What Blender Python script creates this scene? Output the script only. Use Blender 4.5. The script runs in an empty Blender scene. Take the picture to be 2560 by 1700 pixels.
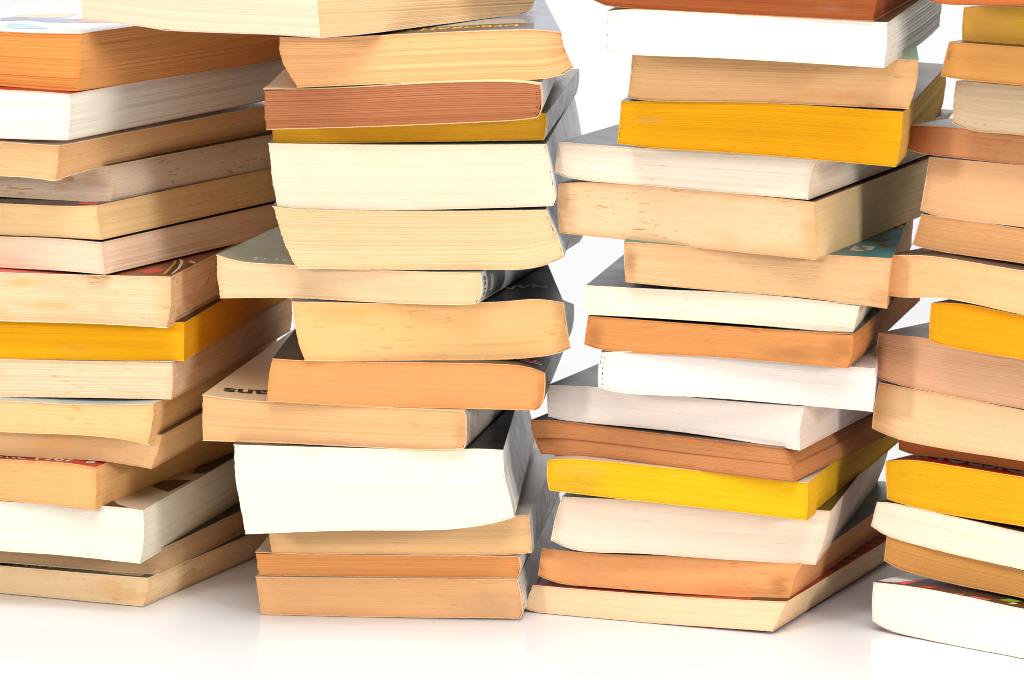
import bpy, bmesh, math, random
from math import radians, sin, cos, exp

scene = bpy.context.scene
COL = scene.collection

# ------------------------------------------------------------------ camera
cam_data = bpy.data.cameras.new("camera")
cam = bpy.data.objects.new("camera", cam_data)
COL.objects.link(cam)
cam_data.sensor_width = 36.0
cam_data.lens = 161.72
cam_data.clip_start = 0.05
cam_data.clip_end = 60.0
cam.location = (0.0, -1.82, 0.41128)
cam.rotation_euler = (radians(90 - 9.3), 0, 0)
scene.camera = cam

# ------------------------------------------------------------------ studio light
world = bpy.data.worlds.new("World")
scene.world = world
world.use_nodes = True
bg = world.node_tree.nodes["Background"]
bg.inputs["Color"].default_value = (1.0, 0.985, 0.965, 1)
bg.inputs["Strength"].default_value = 0.3

def area_light(name, loc, target, size, power, color=(1, 1, 1), size_y=None):
    d = bpy.data.lights.new(name, 'AREA')
    d.shape = 'RECTANGLE' if size_y else 'SQUARE'
    d.size = size
    if size_y: d.size_y = size_y
    d.energy = power
    d.color = color
    o = bpy.data.objects.new(name, d)
    COL.objects.link(o)
    o.location = loc
    from mathutils import Vector
    o.rotation_euler = (Vector(target) - Vector(loc)).to_track_quat('-Z', 'Y').to_euler()
    return o

area_light('key_softbox', (-1.15, -1.5, 0.6), (0, 0, 0.1), 0.22, 11.5, (1, 0.99, 0.975))
area_light('fill_softbox', (1.2, -1.5, 0.55), (0, 0, 0.1), 0.28, 14, (1, 0.99, 0.975))
area_light('overhead_softbox', (0, -0.8, 1.4), (0, -0.35, 0), 1.1, 26, (1, 1, 1))
area_light('backdrop_lamp', (0, 1.9, 1.3), (0, 2.0, 0.0), 0.9, 13, (1, 1, 1))
scene.view_settings.view_transform = 'Standard'
scene.view_settings.look = 'None'
scene.view_settings.gamma = 1.0
scene.view_settings.exposure = 0.0
scene.view_settings.use_curve_mapping = False
scene.render.filter_size = 1.0
scene.cycles.filter_width = 1.0

# ------------------------------------------------------------------ measured shapes (millimetres; sections seen end-on, yaw in degrees)
BOOKS={
'a15':dict(at=(-0.16644,0.11854,0.00050),yaw=-22.708,depth=176.0,top=[(-55.32,11.00),(-49.73,11.05),(-44.15,11.10),(-38.57,11.15),(-32.99,11.21),(-27.41,11.25),(-21.83,11.30),(-16.24,11.35),(-10.66,11.39),(-5.08,11.42),(0.50,11.45),(6.08,11.47),(11.66,11.50),(17.25,11.53),(22.83,11.56),(28.41,11.61),(33.99,11.67),(39.57,11.74),(45.15,11.82),(50.74,11.91),(56.32,12.01)],bottom=[(-56.32,-0.20),(-50.82,-0.20),(-45.32,-0.20),(-39.82,-0.20),(-34.32,-0.20),(-28.82,-0.20),(-23.32,-0.20),(-17.82,-0.20),(-12.32,-0.20),(-6.82,-0.20),(-1.32,-0.20),(4.18,-0.20),(9.68,-0.20),(15.18,-0.20),(20.68,-0.20),(26.18,-0.20),(31.68,-0.20),(37.18,-0.20),(42.68,-0.20),(48.18,-0.20),(53.68,-0.20)],left=[(-55.32,11.00),(-56.54,9.79),(-57.70,8.53),(-58.70,7.14),(-59.29,5.54),(-59.11,3.85),(-58.37,2.31),(-57.38,0.91),(-56.32,-0.20)],right=[(56.32,12.01),(56.47,10.38),(56.50,8.74),(56.30,7.12),(55.93,5.53),(55.44,3.96),(54.88,2.42),(54.29,0.90),(53.68,-0.20)]),
'a14':dict(at=(-0.16650,0.12262,0.01216),yaw=-19.345,depth=176.0,top=[(-54.50,11.19),(-49.00,11.18),(-43.50,11.18),(-38.00,11.18),(-32.50,11.17),(-27.00,11.17),(-21.50,11.17),(-16.00,11.16),(-10.50,11.16),(-5.00,11.16),(0.50,11.15),(6.00,11.15),(11.50,11.15),(17.00,11.15),(22.50,11.14),(28.00,11.14),(33.50,11.13),(39.00,11.13),(44.50,11.13),(50.00,11.12),(55.50,11.12)],bottom=[(-55.50,0.35),(-50.00,0.36),(-44.50,0.37),(-39.00,0.38),(-33.50,0.38),(-28.00,0.38),(-22.50,0.38),(-16.99,0.37),(-11.49,0.34),(-5.99,0.31),(-0.49,0.26),(5.01,0.22),(10.51,0.17),(16.01,0.12),(21.51,0.08),(27.01,0.04),(32.51,0.01),(38.01,0.00),(43.51,0.02),(49.01,0.12),(54.50,0.39)],left=[(-54.50,11.19),(-55.71,10.06),(-56.86,8.88),(-57.86,7.56),(-58.47,6.04),(-58.29,4.41),(-57.54,2.95),(-56.56,1.62),(-55.50,0.35)],right=[(55.50,11.12),(55.47,9.77),(55.42,8.42),(55.36,7.08),(55.25,5.73),(55.10,4.39),(54.92,3.06),(54.72,1.73),(54.50,0.39)]),
'a13':dict(at=(-0.17957,0.09528,0.02250),yaw=-15.077,depth=176.0,top=[(-54.83,22.96),(-49.30,22.90),(-43.76,22.84),(-38.23,22.79),(-32.70,22.74),(-27.16,22.69),(-21.63,22.65),(-16.09,22.62),(-10.56,22.60),(-5.03,22.59),(0.51,22.60),(6.04,22.64),(11.58,22.70),(17.11,22.77),(22.64,22.83),(28.18,22.87),(33.71,22.89),(39.25,22.83),(44.78,22.69),(50.31,22.44),(55.83,22.11)],bottom=[(-55.83,3.57),(-50.33,3.37),(-44.83,3.17),(-39.33,2.98),(-33.83,2.78),(-28.33,2.60),(-22.83,2.42),(-17.33,2.25),(-11.83,2.10),(-6.33,1.96),(-0.82,1.87),(4.68,1.82),(10.18,1.80),(15.69,1.75),(21.19,1.63),(26.69,1.44),(32.19,1.20),(37.68,0.93),(43.18,0.63),(48.67,0.32),(54.17,0.00)],left=[(-54.83,22.96),(-56.15,20.71),(-57.37,18.41),(-58.33,15.99),(-58.82,13.44),(-58.64,10.84),(-57.94,8.34),(-56.95,5.93),(-55.83,3.57)],right=[(55.83,22.11),(56.07,19.33),(56.25,16.55),(56.33,13.75),(56.23,10.96),(55.92,8.19),(55.43,5.44),(54.83,2.71),(54.17,0.00)]),
'a12':dict(at=(-0.18680,0.09729,0.04458),yaw=-21.373,depth=176.0,top=[(-54.12,18.95),(-48.65,18.86),(-43.19,18.77),(-37.73,18.69),(-32.26,18.60),(-26.80,18.53),(-21.34,18.45),(-15.87,18.38),(-10.41,18.32),(-4.95,18.27),(0.52,18.23),(5.98,18.20),(11.45,18.20),(16.91,18.24),(22.37,18.34),(27.84,18.49),(33.30,18.63),(38.76,18.69),(44.22,18.57),(49.68,18.23),(55.12,17.72)],bottom=[(-55.12,2.73),(-49.62,2.58),(-44.12,2.42),(-38.62,2.27),(-33.12,2.12),(-27.62,1.97),(-22.12,1.83),(-16.61,1.69),(-11.11,1.55),(-5.61,1.42),(-0.11,1.30),(5.39,1.18),(10.89,1.08),(16.39,1.01),(21.89,1.00),(27.40,1.00),(32.90,0.96),(38.40,0.81),(43.90,0.58),(49.39,0.31),(54.88,0.00)],left=[(-54.12,18.95),(-55.41,17.12),(-56.61,15.22),(-57.58,13.21),(-58.10,11.04),(-57.92,8.81),(-57.21,6.69),(-56.22,4.68),(-55.12,2.73)],right=[(55.12,17.72),(55.46,15.53),(55.70,13.31),(55.77,11.09),(55.70,8.86),(55.55,6.64),(55.35,4.43),(55.12,2.21),(54.88,0.00)]),
'a11':dict(at=(-0.17450,0.09759,0.06080),yaw=-14.349,depth=176.0,top=[(-56.33,13.52),(-50.65,13.56),(-44.97,13.59),(-39.28,13.62),(-33.60,13.65),(-27.92,13.69),(-22.23,13.72),(-16.55,13.75),(-10.87,13.78),(-5.18,13.81),(0.50,13.84),(6.18,13.88),(11.87,13.91),(17.55,13.94),(23.23,13.97),(28.92,14.01),(34.60,14.05),(40.28,14.09),(45.97,14.13),(51.65,14.17),(57.33,14.21)],bottom=[(-57.33,4.44),(-51.83,4.19),(-46.33,3.94),(-40.83,3.70),(-35.32,3.46),(-29.82,3.23),(-24.31,3.01),(-18.81,2.82),(-13.30,2.65),(-7.80,2.52),(-2.29,2.44),(3.22,2.39),(8.73,2.36),(14.24,2.34),(19.74,2.40),(25.25,2.42),(30.76,2.30),(36.26,1.94),(41.74,1.40),(47.21,0.73),(52.67,0.00)],left=[(-56.33,13.52),(-57.50,12.62),(-58.62,11.66),(-59.63,10.59),(-60.29,9.29),(-60.12,7.85),(-59.35,6.60),(-58.37,5.49),(-57.33,4.44)],right=[(57.33,14.21),(56.92,12.38),(56.49,10.56),(56.01,8.74),(55.47,6.95),(54.84,5.18),(54.15,3.44),(53.42,1.72),(52.67,0.00)]),
'a10':dict(at=(-0.17750,0.08676,0.07270),yaw=-13.355,depth=176.0,top=[(-55.31,14.30),(-49.73,14.46),(-44.15,14.60),(-38.57,14.75),(-32.98,14.88),(-27.40,15.01),(-21.82,15.12),(-16.23,15.22),(-10.65,15.30),(-5.07,15.35),(0.52,15.34),(6.10,15.30),(11.69,15.24),(17.27,15.19),(22.86,15.18),(28.44,15.23),(34.02,15.39),(39.60,15.64),(45.17,15.97),(50.74,16.36),(56.31,16.79)],bottom=[(-56.31,4.46),(-50.81,4.18),(-45.30,3.91),(-39.80,3.65),(-34.30,3.40),(-28.79,3.16),(-23.28,2.95),(-17.78,2.76),(-12.27,2.61),(-6.76,2.50),(-1.25,2.47),(4.26,2.50),(9.77,2.56),(15.28,2.63),(20.79,2.68),(26.30,2.65),(31.81,2.47),(37.31,2.17),(42.81,1.71),(48.27,1.01),(53.69,0.00)],left=[(-55.31,14.30),(-56.50,13.30),(-57.63,12.25),(-58.64,11.07),(-59.28,9.67),(-59.10,8.15),(-58.34,6.80),(-57.36,5.60),(-56.31,4.46)],right=[(56.31,16.79),(56.20,14.66),(56.04,12.54),(55.82,10.42),(55.51,8.32),(55.11,6.23),(54.66,4.14),(54.18,2.07),(53.69,0.00)]),
'a9':dict(at=(-0.17012,0.09321,0.08717),yaw=-12.995,depth=176.0,top=[(-54.36,15.72),(-48.88,15.85),(-43.39,15.97),(-37.90,16.09),(-32.42,16.20),(-26.93,16.31),(-21.44,16.42),(-15.96,16.52),(-10.47,16.60),(-4.98,16.67),(0.50,16.74),(5.99,16.81),(11.48,16.88),(16.96,16.97),(22.45,17.08),(27.94,17.21),(33.42,17.35),(38.91,17.50),(44.39,17.66),(49.88,17.83),(55.36,18.00)],bottom=[(-55.36,0.00),(-49.86,0.13),(-44.36,0.27),(-38.86,0.40),(-33.36,0.54),(-27.86,0.68),(-22.36,0.83),(-16.86,0.98),(-11.36,1.14),(-5.86,1.31),(-0.36,1.48),(5.14,1.66),(10.63,1.82),(16.13,1.98),(21.63,2.13),(27.13,2.26),(32.63,2.37),(38.14,2.48),(43.64,2.59),(49.14,2.69),(54.64,2.78)],left=[(-54.36,15.72),(-55.65,13.96),(-56.85,12.13),(-57.82,10.18),(-58.35,8.07),(-58.17,5.90),(-57.45,3.84),(-56.46,1.89),(-55.36,0.00)],right=[(55.36,18.00),(55.49,16.09),(55.58,14.18),(55.63,12.27),(55.59,10.36),(55.45,8.46),(55.22,6.56),(54.94,4.67),(54.64,2.78)]),
'a8':dict(at=(-0.16859,0.09452,0.10301),yaw=-10.972,depth=176.0,top=[(-54.23,16.72),(-48.75,16.78),(-43.28,16.83),(-37.81,16.89),(-32.34,16.95),(-26.86,17.00),(-21.39,17.06),(-15.92,17.11),(-10.45,17.17),(-4.97,17.22),(0.50,17.28),(5.97,17.33),(11.45,17.39),(16.92,17.44),(22.39,17.50),(27.86,17.55),(33.34,17.61),(38.81,17.66),(44.28,17.72),(49.75,17.77),(55.23,17.83)],bottom=[(-55.23,0.00),(-49.73,0.10),(-44.23,0.20),(-38.73,0.30),(-33.23,0.41),(-27.73,0.51),(-22.23,0.61),(-16.73,0.71),(-11.23,0.81),(-5.73,0.91),(-0.23,1.01),(5.27,1.12),(10.77,1.22),(16.27,1.32),(21.77,1.42),(27.27,1.52),(32.77,1.62),(38.27,1.72),(43.77,1.82),(49.27,1.93),(54.77,2.03)],left=[(-54.23,16.72),(-55.52,14.82),(-56.73,12.87),(-57.70,10.79),(-58.21,8.55),(-58.03,6.27),(-57.32,4.09),(-56.33,2.01),(-55.23,0.00)],right=[(55.23,17.83),(55.24,15.85),(55.24,13.87),(55.23,11.90),(55.19,9.92),(55.12,7.95),(55.02,5.97),(54.90,4.00),(54.77,2.03)]),
'a7':dict(at=(-0.17150,0.08489,0.12017),yaw=-12.362,depth=176.0,top=[(-54.92,20.02),(-49.38,20.06),(-43.84,20.10),(-38.30,20.14),(-32.75,20.18),(-27.21,20.21),(-21.67,20.24),(-16.13,20.27),(-10.58,20.29),(-5.04,20.30),(0.50,20.30),(6.04,20.31),(11.59,20.33),(17.13,20.36),(22.67,20.41),(28.21,20.46),(33.75,20.51),(39.30,20.56),(44.84,20.62),(50.38,20.68),(55.92,20.74)],bottom=[(-55.92,0.72),(-50.42,0.67),(-44.92,0.62),(-39.42,0.57),(-33.92,0.53),(-28.42,0.49),(-22.92,0.47),(-17.42,0.46),(-11.92,0.46),(-6.42,0.49),(-0.92,0.54),(4.58,0.59),(10.08,0.65),(15.58,0.69),(21.08,0.70),(26.58,0.67),(32.08,0.59),(37.58,0.48),(43.08,0.35),(48.58,0.18),(54.08,0.00)],left=[(-54.92,20.02),(-56.24,17.79),(-57.46,15.49),(-58.42,13.08),(-58.91,10.54),(-58.73,7.96),(-58.03,5.46),(-57.04,3.06),(-55.92,0.72)],right=[(55.92,20.74),(56.05,18.13),(56.12,15.51),(56.07,12.90),(55.91,10.29),(55.64,7.68),(55.26,5.10),(54.72,2.54),(54.08,0.00)]),
'a6':dict(at=(-0.17167,0.08698,0.14009),yaw=-28.351,depth=165.0,top=[(-54.65,12.48),(-49.19,12.56),(-43.74,12.64),(-38.29,12.73),(-32.84,12.81),(-27.39,12.90),(-21.94,12.98),(-16.49,13.08),(-11.04,13.18),(-5.59,13.29),(-0.14,13.41),(5.31,13.54),(10.76,13.71),(16.21,13.93),(21.65,14.16),(27.10,14.35),(32.55,14.46),(38.00,14.50),(43.45,14.49),(48.90,14.45),(54.35,14.40)],bottom=[(-55.65,0.00),(-50.08,0.06),(-44.52,0.13),(-38.95,0.19),(-33.39,0.26),(-27.82,0.33),(-22.26,0.40),(-16.69,0.48),(-11.13,0.56),(-5.56,0.64),(0.00,0.74),(5.57,0.84),(11.13,0.96),(16.69,1.11),(22.26,1.28),(27.82,1.44),(33.38,1.56),(38.95,1.63),(44.51,1.63),(50.08,1.60),(55.65,1.54)],left=[(-54.65,12.48),(-55.89,11.14),(-57.06,9.74),(-58.05,8.21),(-58.62,6.49),(-58.44,4.68),(-57.71,3.01),(-56.72,1.48),(-55.65,0.00)],right=[(54.35,14.40),(54.51,12.79),(54.67,11.18),(54.83,9.57),(54.99,7.97),(55.15,6.36),(55.32,4.75),(55.48,3.14),(55.65,1.54)]),
'a5':dict(at=(-0.17300,0.09100,0.15231),yaw=-28.148,depth=168.0,top=[(-55.09,11.57),(-49.64,11.84),(-44.19,12.11),(-38.74,12.37),(-33.29,12.64),(-27.84,12.90),(-22.39,13.15),(-16.94,13.41),(-11.49,13.66),(-6.04,13.90),(-0.59,14.13),(4.87,14.35),(10.32,14.55),(15.77,14.71),(21.23,14.84),(26.68,14.97),(32.14,15.11),(37.59,15.32),(43.04,15.64),(48.48,16.06),(53.91,16.55)],bottom=[(-56.09,0.00),(-50.48,0.13),(-44.87,0.27),(-39.26,0.40),(-33.65,0.53),(-28.04,0.67),(-22.43,0.81),(-16.82,0.95),(-11.22,1.09),(-5.61,1.24),(0.00,1.39),(5.61,1.55),(11.22,1.73),(16.83,1.93),(22.43,2.14),(28.04,2.35),(33.65,2.50),(39.26,2.63),(44.87,2.73),(50.48,2.81),(56.09,2.88)],left=[(-55.09,11.57),(-56.31,10.35),(-57.47,9.07),(-58.47,7.66),(-59.06,6.05),(-58.88,4.34),(-58.14,2.78),(-57.16,1.36),(-56.09,0.00)],right=[(53.91,16.55),(54.06,14.82),(54.23,13.10),(54.44,11.38),(54.70,9.67),(55.01,7.96),(55.35,6.27),(55.71,4.57),(56.09,2.88)]),
'a4':dict(at=(-0.16803,0.10593,0.16606),yaw=-29.226,depth=168.0,top=[(-54.64,15.47),(-49.19,15.52),(-43.74,15.58),(-38.29,15.64),(-32.84,15.70),(-27.39,15.76),(-21.94,15.82),(-16.49,15.89),(-11.04,15.95),(-5.59,16.03),(-0.14,16.11),(5.31,16.19),(10.76,16.30),(16.21,16.42),(21.66,16.54),(27.11,16.65),(32.56,16.73),(38.01,16.77),(43.46,16.78),(48.91,16.77),(54.36,16.75)],bottom=[(-55.64,0.00),(-50.08,0.09),(-44.51,0.19),(-38.95,0.28),(-33.38,0.38),(-27.82,0.47),(-22.26,0.56),(-16.69,0.65),(-11.13,0.74),(-5.56,0.83),(0.00,0.92),(5.56,1.01),(11.13,1.09),(16.69,1.17),(22.26,1.25),(27.82,1.34),(33.39,1.44),(38.95,1.54),(44.51,1.65),(50.08,1.76),(55.64,1.87)],left=[(-54.64,15.47),(-55.93,13.74),(-57.12,11.94),(-58.10,10.02),(-58.63,7.94),(-58.45,5.80),(-57.73,3.77),(-56.74,1.86),(-55.64,0.00)],right=[(54.36,16.75),(55.00,14.96),(55.57,13.15),(56.03,11.30),(56.29,9.42),(56.32,7.52),(56.18,5.63),(55.94,3.74),(55.64,1.87)]),
'a3':dict(at=(-0.18839,0.07744,0.18036),yaw=-27.582,depth=170.0,top=[(-55.09,14.58),(-49.53,14.56),(-43.97,14.55),(-38.41,14.53),(-32.85,14.51),(-27.29,14.50),(-21.74,14.48),(-16.18,14.47),(-10.62,14.45),(-5.06,14.44),(0.50,14.42),(6.06,14.40),(11.62,14.39),(17.18,14.38),(22.74,14.36),(28.29,14.35),(33.85,14.34),(39.41,14.33),(44.97,14.32),(50.53,14.30),(56.09,14.27)],bottom=[(-56.09,2.13),(-50.59,2.00),(-45.09,1.87),(-39.59,1.74),(-34.09,1.62),(-28.59,1.49),(-23.09,1.37),(-17.59,1.25),(-12.09,1.13),(-6.58,1.01),(-1.08,0.90),(4.42,0.80),(9.92,0.70),(15.42,0.62),(20.92,0.55),(26.42,0.50),(31.92,0.54),(37.42,0.70),(42.92,0.63),(48.42,0.36),(53.91,0.00)],left=[(-55.09,14.58),(-56.33,13.24),(-57.50,11.85),(-58.49,10.32),(-59.07,8.60),(-58.89,6.80),(-58.15,5.13),(-57.17,3.60),(-56.09,2.13)],right=[(56.09,14.27),(56.02,12.46),(55.93,10.65),(55.80,8.84),(55.59,7.04),(55.27,5.26),(54.87,3.49),(54.41,1.74),(53.91,0.00)]),
'a2':dict(at=(-0.18300,0.07121,0.19438),yaw=-26.584,depth=176.0,top=[(-54.69,22.21),(-49.17,22.17),(-43.66,22.13),(-38.14,22.09),(-32.62,22.05),(-27.10,22.01),(-21.58,21.97),(-16.06,21.94),(-10.54,21.90),(-5.02,21.87),(0.50,21.84),(6.02,21.81),(11.54,21.79),(17.06,21.77),(22.58,21.76),(28.10,21.78),(33.62,21.84),(39.14,21.88),(44.66,21.83),(50.18,21.72),(55.69,21.58)],bottom=[(-55.69,0.00),(-50.19,0.17),(-44.69,0.33),(-39.19,0.50),(-33.69,0.66),(-28.19,0.83),(-22.69,0.99),(-17.19,1.16),(-11.69,1.32),(-6.19,1.48),(-0.69,1.64),(4.81,1.80),(10.31,1.96),(15.81,2.11),(21.31,2.26),(26.81,2.39),(32.31,2.50),(37.81,2.61),(43.31,2.78),(48.81,2.98),(54.31,3.22)],left=[(-54.69,22.21),(-56.03,19.60),(-57.26,16.92),(-58.21,14.15),(-58.69,11.26),(-58.51,8.33),(-57.81,5.48),(-56.82,2.71),(-55.69,0.00)],right=[(55.69,21.58),(55.76,19.27),(55.78,16.96),(55.70,14.66),(55.52,12.36),(55.27,10.07),(54.97,7.78),(54.64,5.50),(54.31,3.22)]),
'a1':dict(at=(-0.17215,0.07391,0.21621),yaw=-31.397,depth=170.0,top=[(-55.08,19.81),(-49.52,19.98),(-43.97,20.14),(-38.41,20.30),(-32.85,20.47),(-27.29,20.63),(-21.73,20.79),(-16.17,20.95),(-10.62,21.11),(-5.06,21.26),(0.50,21.41),(6.06,21.55),(11.62,21.69),(17.18,21.82),(22.74,21.91),(28.30,21.96),(33.86,22.05),(39.42,22.21),(44.97,22.42),(50.53,22.67),(56.08,22.92)],bottom=[(-56.08,0.26),(-50.58,0.26),(-45.08,0.26),(-39.58,0.25),(-34.08,0.25),(-28.58,0.25),(-23.08,0.25),(-17.58,0.25),(-12.08,0.24),(-6.58,0.23),(-1.08,0.23),(4.42,0.21),(9.92,0.20),(15.42,0.18),(20.92,0.14),(26.42,0.09),(31.92,0.03),(37.42,0.00),(42.92,0.02),(48.42,0.06),(53.92,0.13)],left=[(-55.08,19.81),(-56.41,17.54),(-57.62,15.22),(-58.58,12.77),(-59.07,10.20),(-58.89,7.59),(-58.19,5.06),(-57.20,2.63),(-56.08,0.26)],right=[(56.08,22.92),(56.12,20.05),(56.13,17.17),(56.07,14.30),(55.90,11.43),(55.63,8.57),(55.23,5.73),(54.64,2.92),(53.92,0.13)]),
'b13':dict(at=(-0.04099,0.08408,0.00050),yaw=-6.000,depth=176.0,top=[(-53.78,15.33),(-48.46,15.39),(-43.13,15.45),(-37.81,15.51),(-32.49,15.57),(-27.16,15.64),(-21.84,15.71),(-16.51,15.78),(-11.19,15.86),(-5.87,15.94),(-0.54,16.02),(4.78,16.10),(10.10,16.18),(15.43,16.25),(20.75,16.32),(26.07,16.38),(31.40,16.43),(36.72,16.49),(42.04,16.54),(47.37,16.59),(52.69,16.64)],bottom=[(-51.73,-0.20),(-46.46,-0.20),(-41.18,-0.20),(-35.91,-0.20),(-30.63,-0.20),(-25.36,-0.20),(-20.08,-0.20),(-14.80,-0.20),(-9.53,-0.20),(-4.25,-0.20),(1.02,-0.16),(6.30,-0.08),(11.57,-0.00),(16.85,0.07),(22.13,0.15),(27.40,0.22),(32.68,0.29),(37.95,0.36),(43.23,0.42),(48.50,0.49),(53.78,0.56)],left=[(-53.78,15.33),(-53.54,13.28),(-53.31,11.23),(-53.06,9.18),(-52.82,7.13),(-52.56,5.08),(-52.29,3.04),(-52.01,0.99),(-51.73,-0.20)],right=[(52.69,16.64),(53.24,14.64),(53.75,12.62),(54.17,10.59),(54.50,8.54),(54.79,6.48),(54.96,4.41),(54.81,2.34),(53.78,0.56)]),
'b12':dict(at=(-0.04215,0.08573,0.01617),yaw=-5.709,depth=176.0,top=[(-53.02,9.05),(-47.74,9.09),(-42.45,9.14),(-37.17,9.18),(-31.88,9.22),(-26.60,9.27),(-21.32,9.31),(-16.03,9.36),(-10.75,9.42),(-5.46,9.47),(-0.18,9.53),(5.10,9.58),(10.39,9.64),(15.67,9.70),(20.95,9.75),(26.24,9.81),(31.52,9.87),(36.81,9.93),(42.09,9.99),(47.37,10.05),(52.66,10.11)],bottom=[(-51.64,0.00),(-46.41,0.03),(-41.17,0.06),(-35.94,0.09),(-30.71,0.13),(-25.47,0.16),(-20.24,0.20),(-15.01,0.25),(-9.78,0.30),(-4.54,0.35),(0.69,0.40),(5.92,0.45),(11.16,0.51),(16.39,0.57),(21.62,0.63),(26.86,0.69),(32.09,0.75),(37.32,0.82),(42.55,0.88),(47.79,0.94),(53.02,1.01)],left=[(-53.02,9.05),(-52.92,7.91),(-52.80,6.77),(-52.67,5.64),(-52.50,4.50),(-52.31,3.37),(-52.10,2.25),(-51.87,1.12),(-51.64,0.00)],right=[(52.66,10.11),(53.82,9.50),(54.50,8.41),(54.71,7.12),(54.75,5.80),(54.66,4.49),(54.41,3.21),(53.83,2.04),(53.02,1.01)]),
'b11':dict(at=(-0.03680,0.08528,0.02528),yaw=-5.696,depth=176.0,top=[(-53.76,14.92),(-48.44,15.09),(-43.12,15.27),(-37.80,15.44),(-32.48,15.62),(-27.16,15.79),(-21.84,15.96),(-16.51,16.12),(-11.19,16.28),(-5.87,16.44),(-0.55,16.59),(4.77,16.74),(10.09,16.88),(15.41,17.03),(20.74,17.16),(26.06,17.30),(31.38,17.43),(36.70,17.56),(42.02,17.69),(47.35,17.82),(52.67,17.95)],bottom=[(-51.85,0.00),(-46.56,0.08),(-41.28,0.16),(-36.00,0.24),(-30.71,0.31),(-25.43,0.39),(-20.15,0.46),(-14.86,0.53),(-9.58,0.60),(-4.30,0.66),(0.99,0.70),(6.27,0.72),(11.55,0.71),(16.84,0.69),(22.12,0.70),(27.41,0.74),(32.69,0.87),(37.97,1.11),(43.24,1.47),(48.50,1.93),(53.76,2.44)],left=[(-53.76,14.92),(-53.57,13.05),(-53.38,11.18),(-53.18,9.31),(-52.96,7.44),(-52.71,5.57),(-52.44,3.71),(-52.15,1.86),(-51.85,0.00)],right=[(52.67,17.95),(52.88,16.01),(53.08,14.08),(53.26,12.15),(53.41,10.21),(53.53,8.27),(53.62,6.33),(53.69,4.38),(53.76,2.44)]),
'b10':dict(at=(-0.04996,0.05692,0.03969),yaw=-3.025,depth=176.0,top=[(-55.58,36.20),(-50.24,36.08),(-44.90,35.97),(-39.56,35.86),(-34.22,35.76),(-28.89,35.66),(-23.55,35.56),(-18.21,35.47),(-12.86,35.39),(-7.52,35.31),(-2.18,35.22),(3.16,35.14),(8.50,35.08),(13.84,35.03),(19.18,35.01),(24.52,35.05),(29.86,35.19),(35.19,35.37),(40.53,35.52),(45.87,35.45),(51.20,35.10)],bottom=[(-51.30,0.00),(-45.94,0.30),(-40.57,0.60),(-35.20,0.88),(-29.83,1.15),(-24.45,1.41),(-19.08,1.64),(-13.71,1.85),(-8.33,2.00),(-2.96,2.09),(2.42,2.13),(7.80,2.17),(13.17,2.23),(18.55,2.32),(23.92,2.50),(29.29,2.84),(34.64,3.37),(39.97,4.09),(45.26,5.05),(50.48,6.32),(55.58,8.02)],left=[(-55.58,36.20),(-55.57,31.63),(-55.45,27.06),(-55.12,22.51),(-54.50,17.99),(-53.73,13.48),(-52.96,8.98),(-52.15,4.49),(-51.30,0.00)],right=[(51.20,35.10),(51.24,31.66),(51.39,28.22),(51.76,24.80),(52.45,21.43),(53.31,18.09),(54.13,14.75),(54.87,11.39),(55.58,8.02)]),
'b9':dict(at=(-0.05566,0.05876,0.07485),yaw=-10.006,depth=176.0,top=[(-52.76,19.45),(-47.51,18.84),(-42.25,18.33),(-36.98,17.97),(-31.70,17.71),(-26.42,17.51),(-21.14,17.34),(-15.86,17.20),(-10.58,17.10),(-5.29,17.04),(-0.01,16.98),(5.27,16.93),(10.56,16.87),(15.84,16.79),(21.12,16.71),(26.41,16.64),(31.69,16.56),(36.97,16.48),(42.26,16.41),(47.54,16.33),(52.82,16.25)],bottom=[(-52.82,0.82),(-47.54,0.85),(-42.26,0.87),(-36.97,0.89),(-31.69,0.89),(-26.41,0.89),(-21.12,0.86),(-15.84,0.82),(-10.56,0.74),(-5.28,0.64),(0.01,0.53),(5.29,0.43),(10.57,0.35),(15.85,0.26),(21.14,0.15),(26.42,0.06),(31.70,0.00),(36.98,0.02),(42.26,0.19),(47.53,0.54),(52.80,1.02)],left=[(-52.76,19.45),(-52.85,17.12),(-52.93,14.79),(-52.98,12.46),(-53.01,10.14),(-53.00,7.81),(-52.96,5.48),(-52.89,3.15),(-52.82,0.82)],right=[(52.82,16.25),(53.78,14.58),(53.94,12.62),(53.92,10.65),(53.88,8.68),(53.89,6.71),(53.87,4.74),(53.65,2.78),(52.80,1.02)]),
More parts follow.
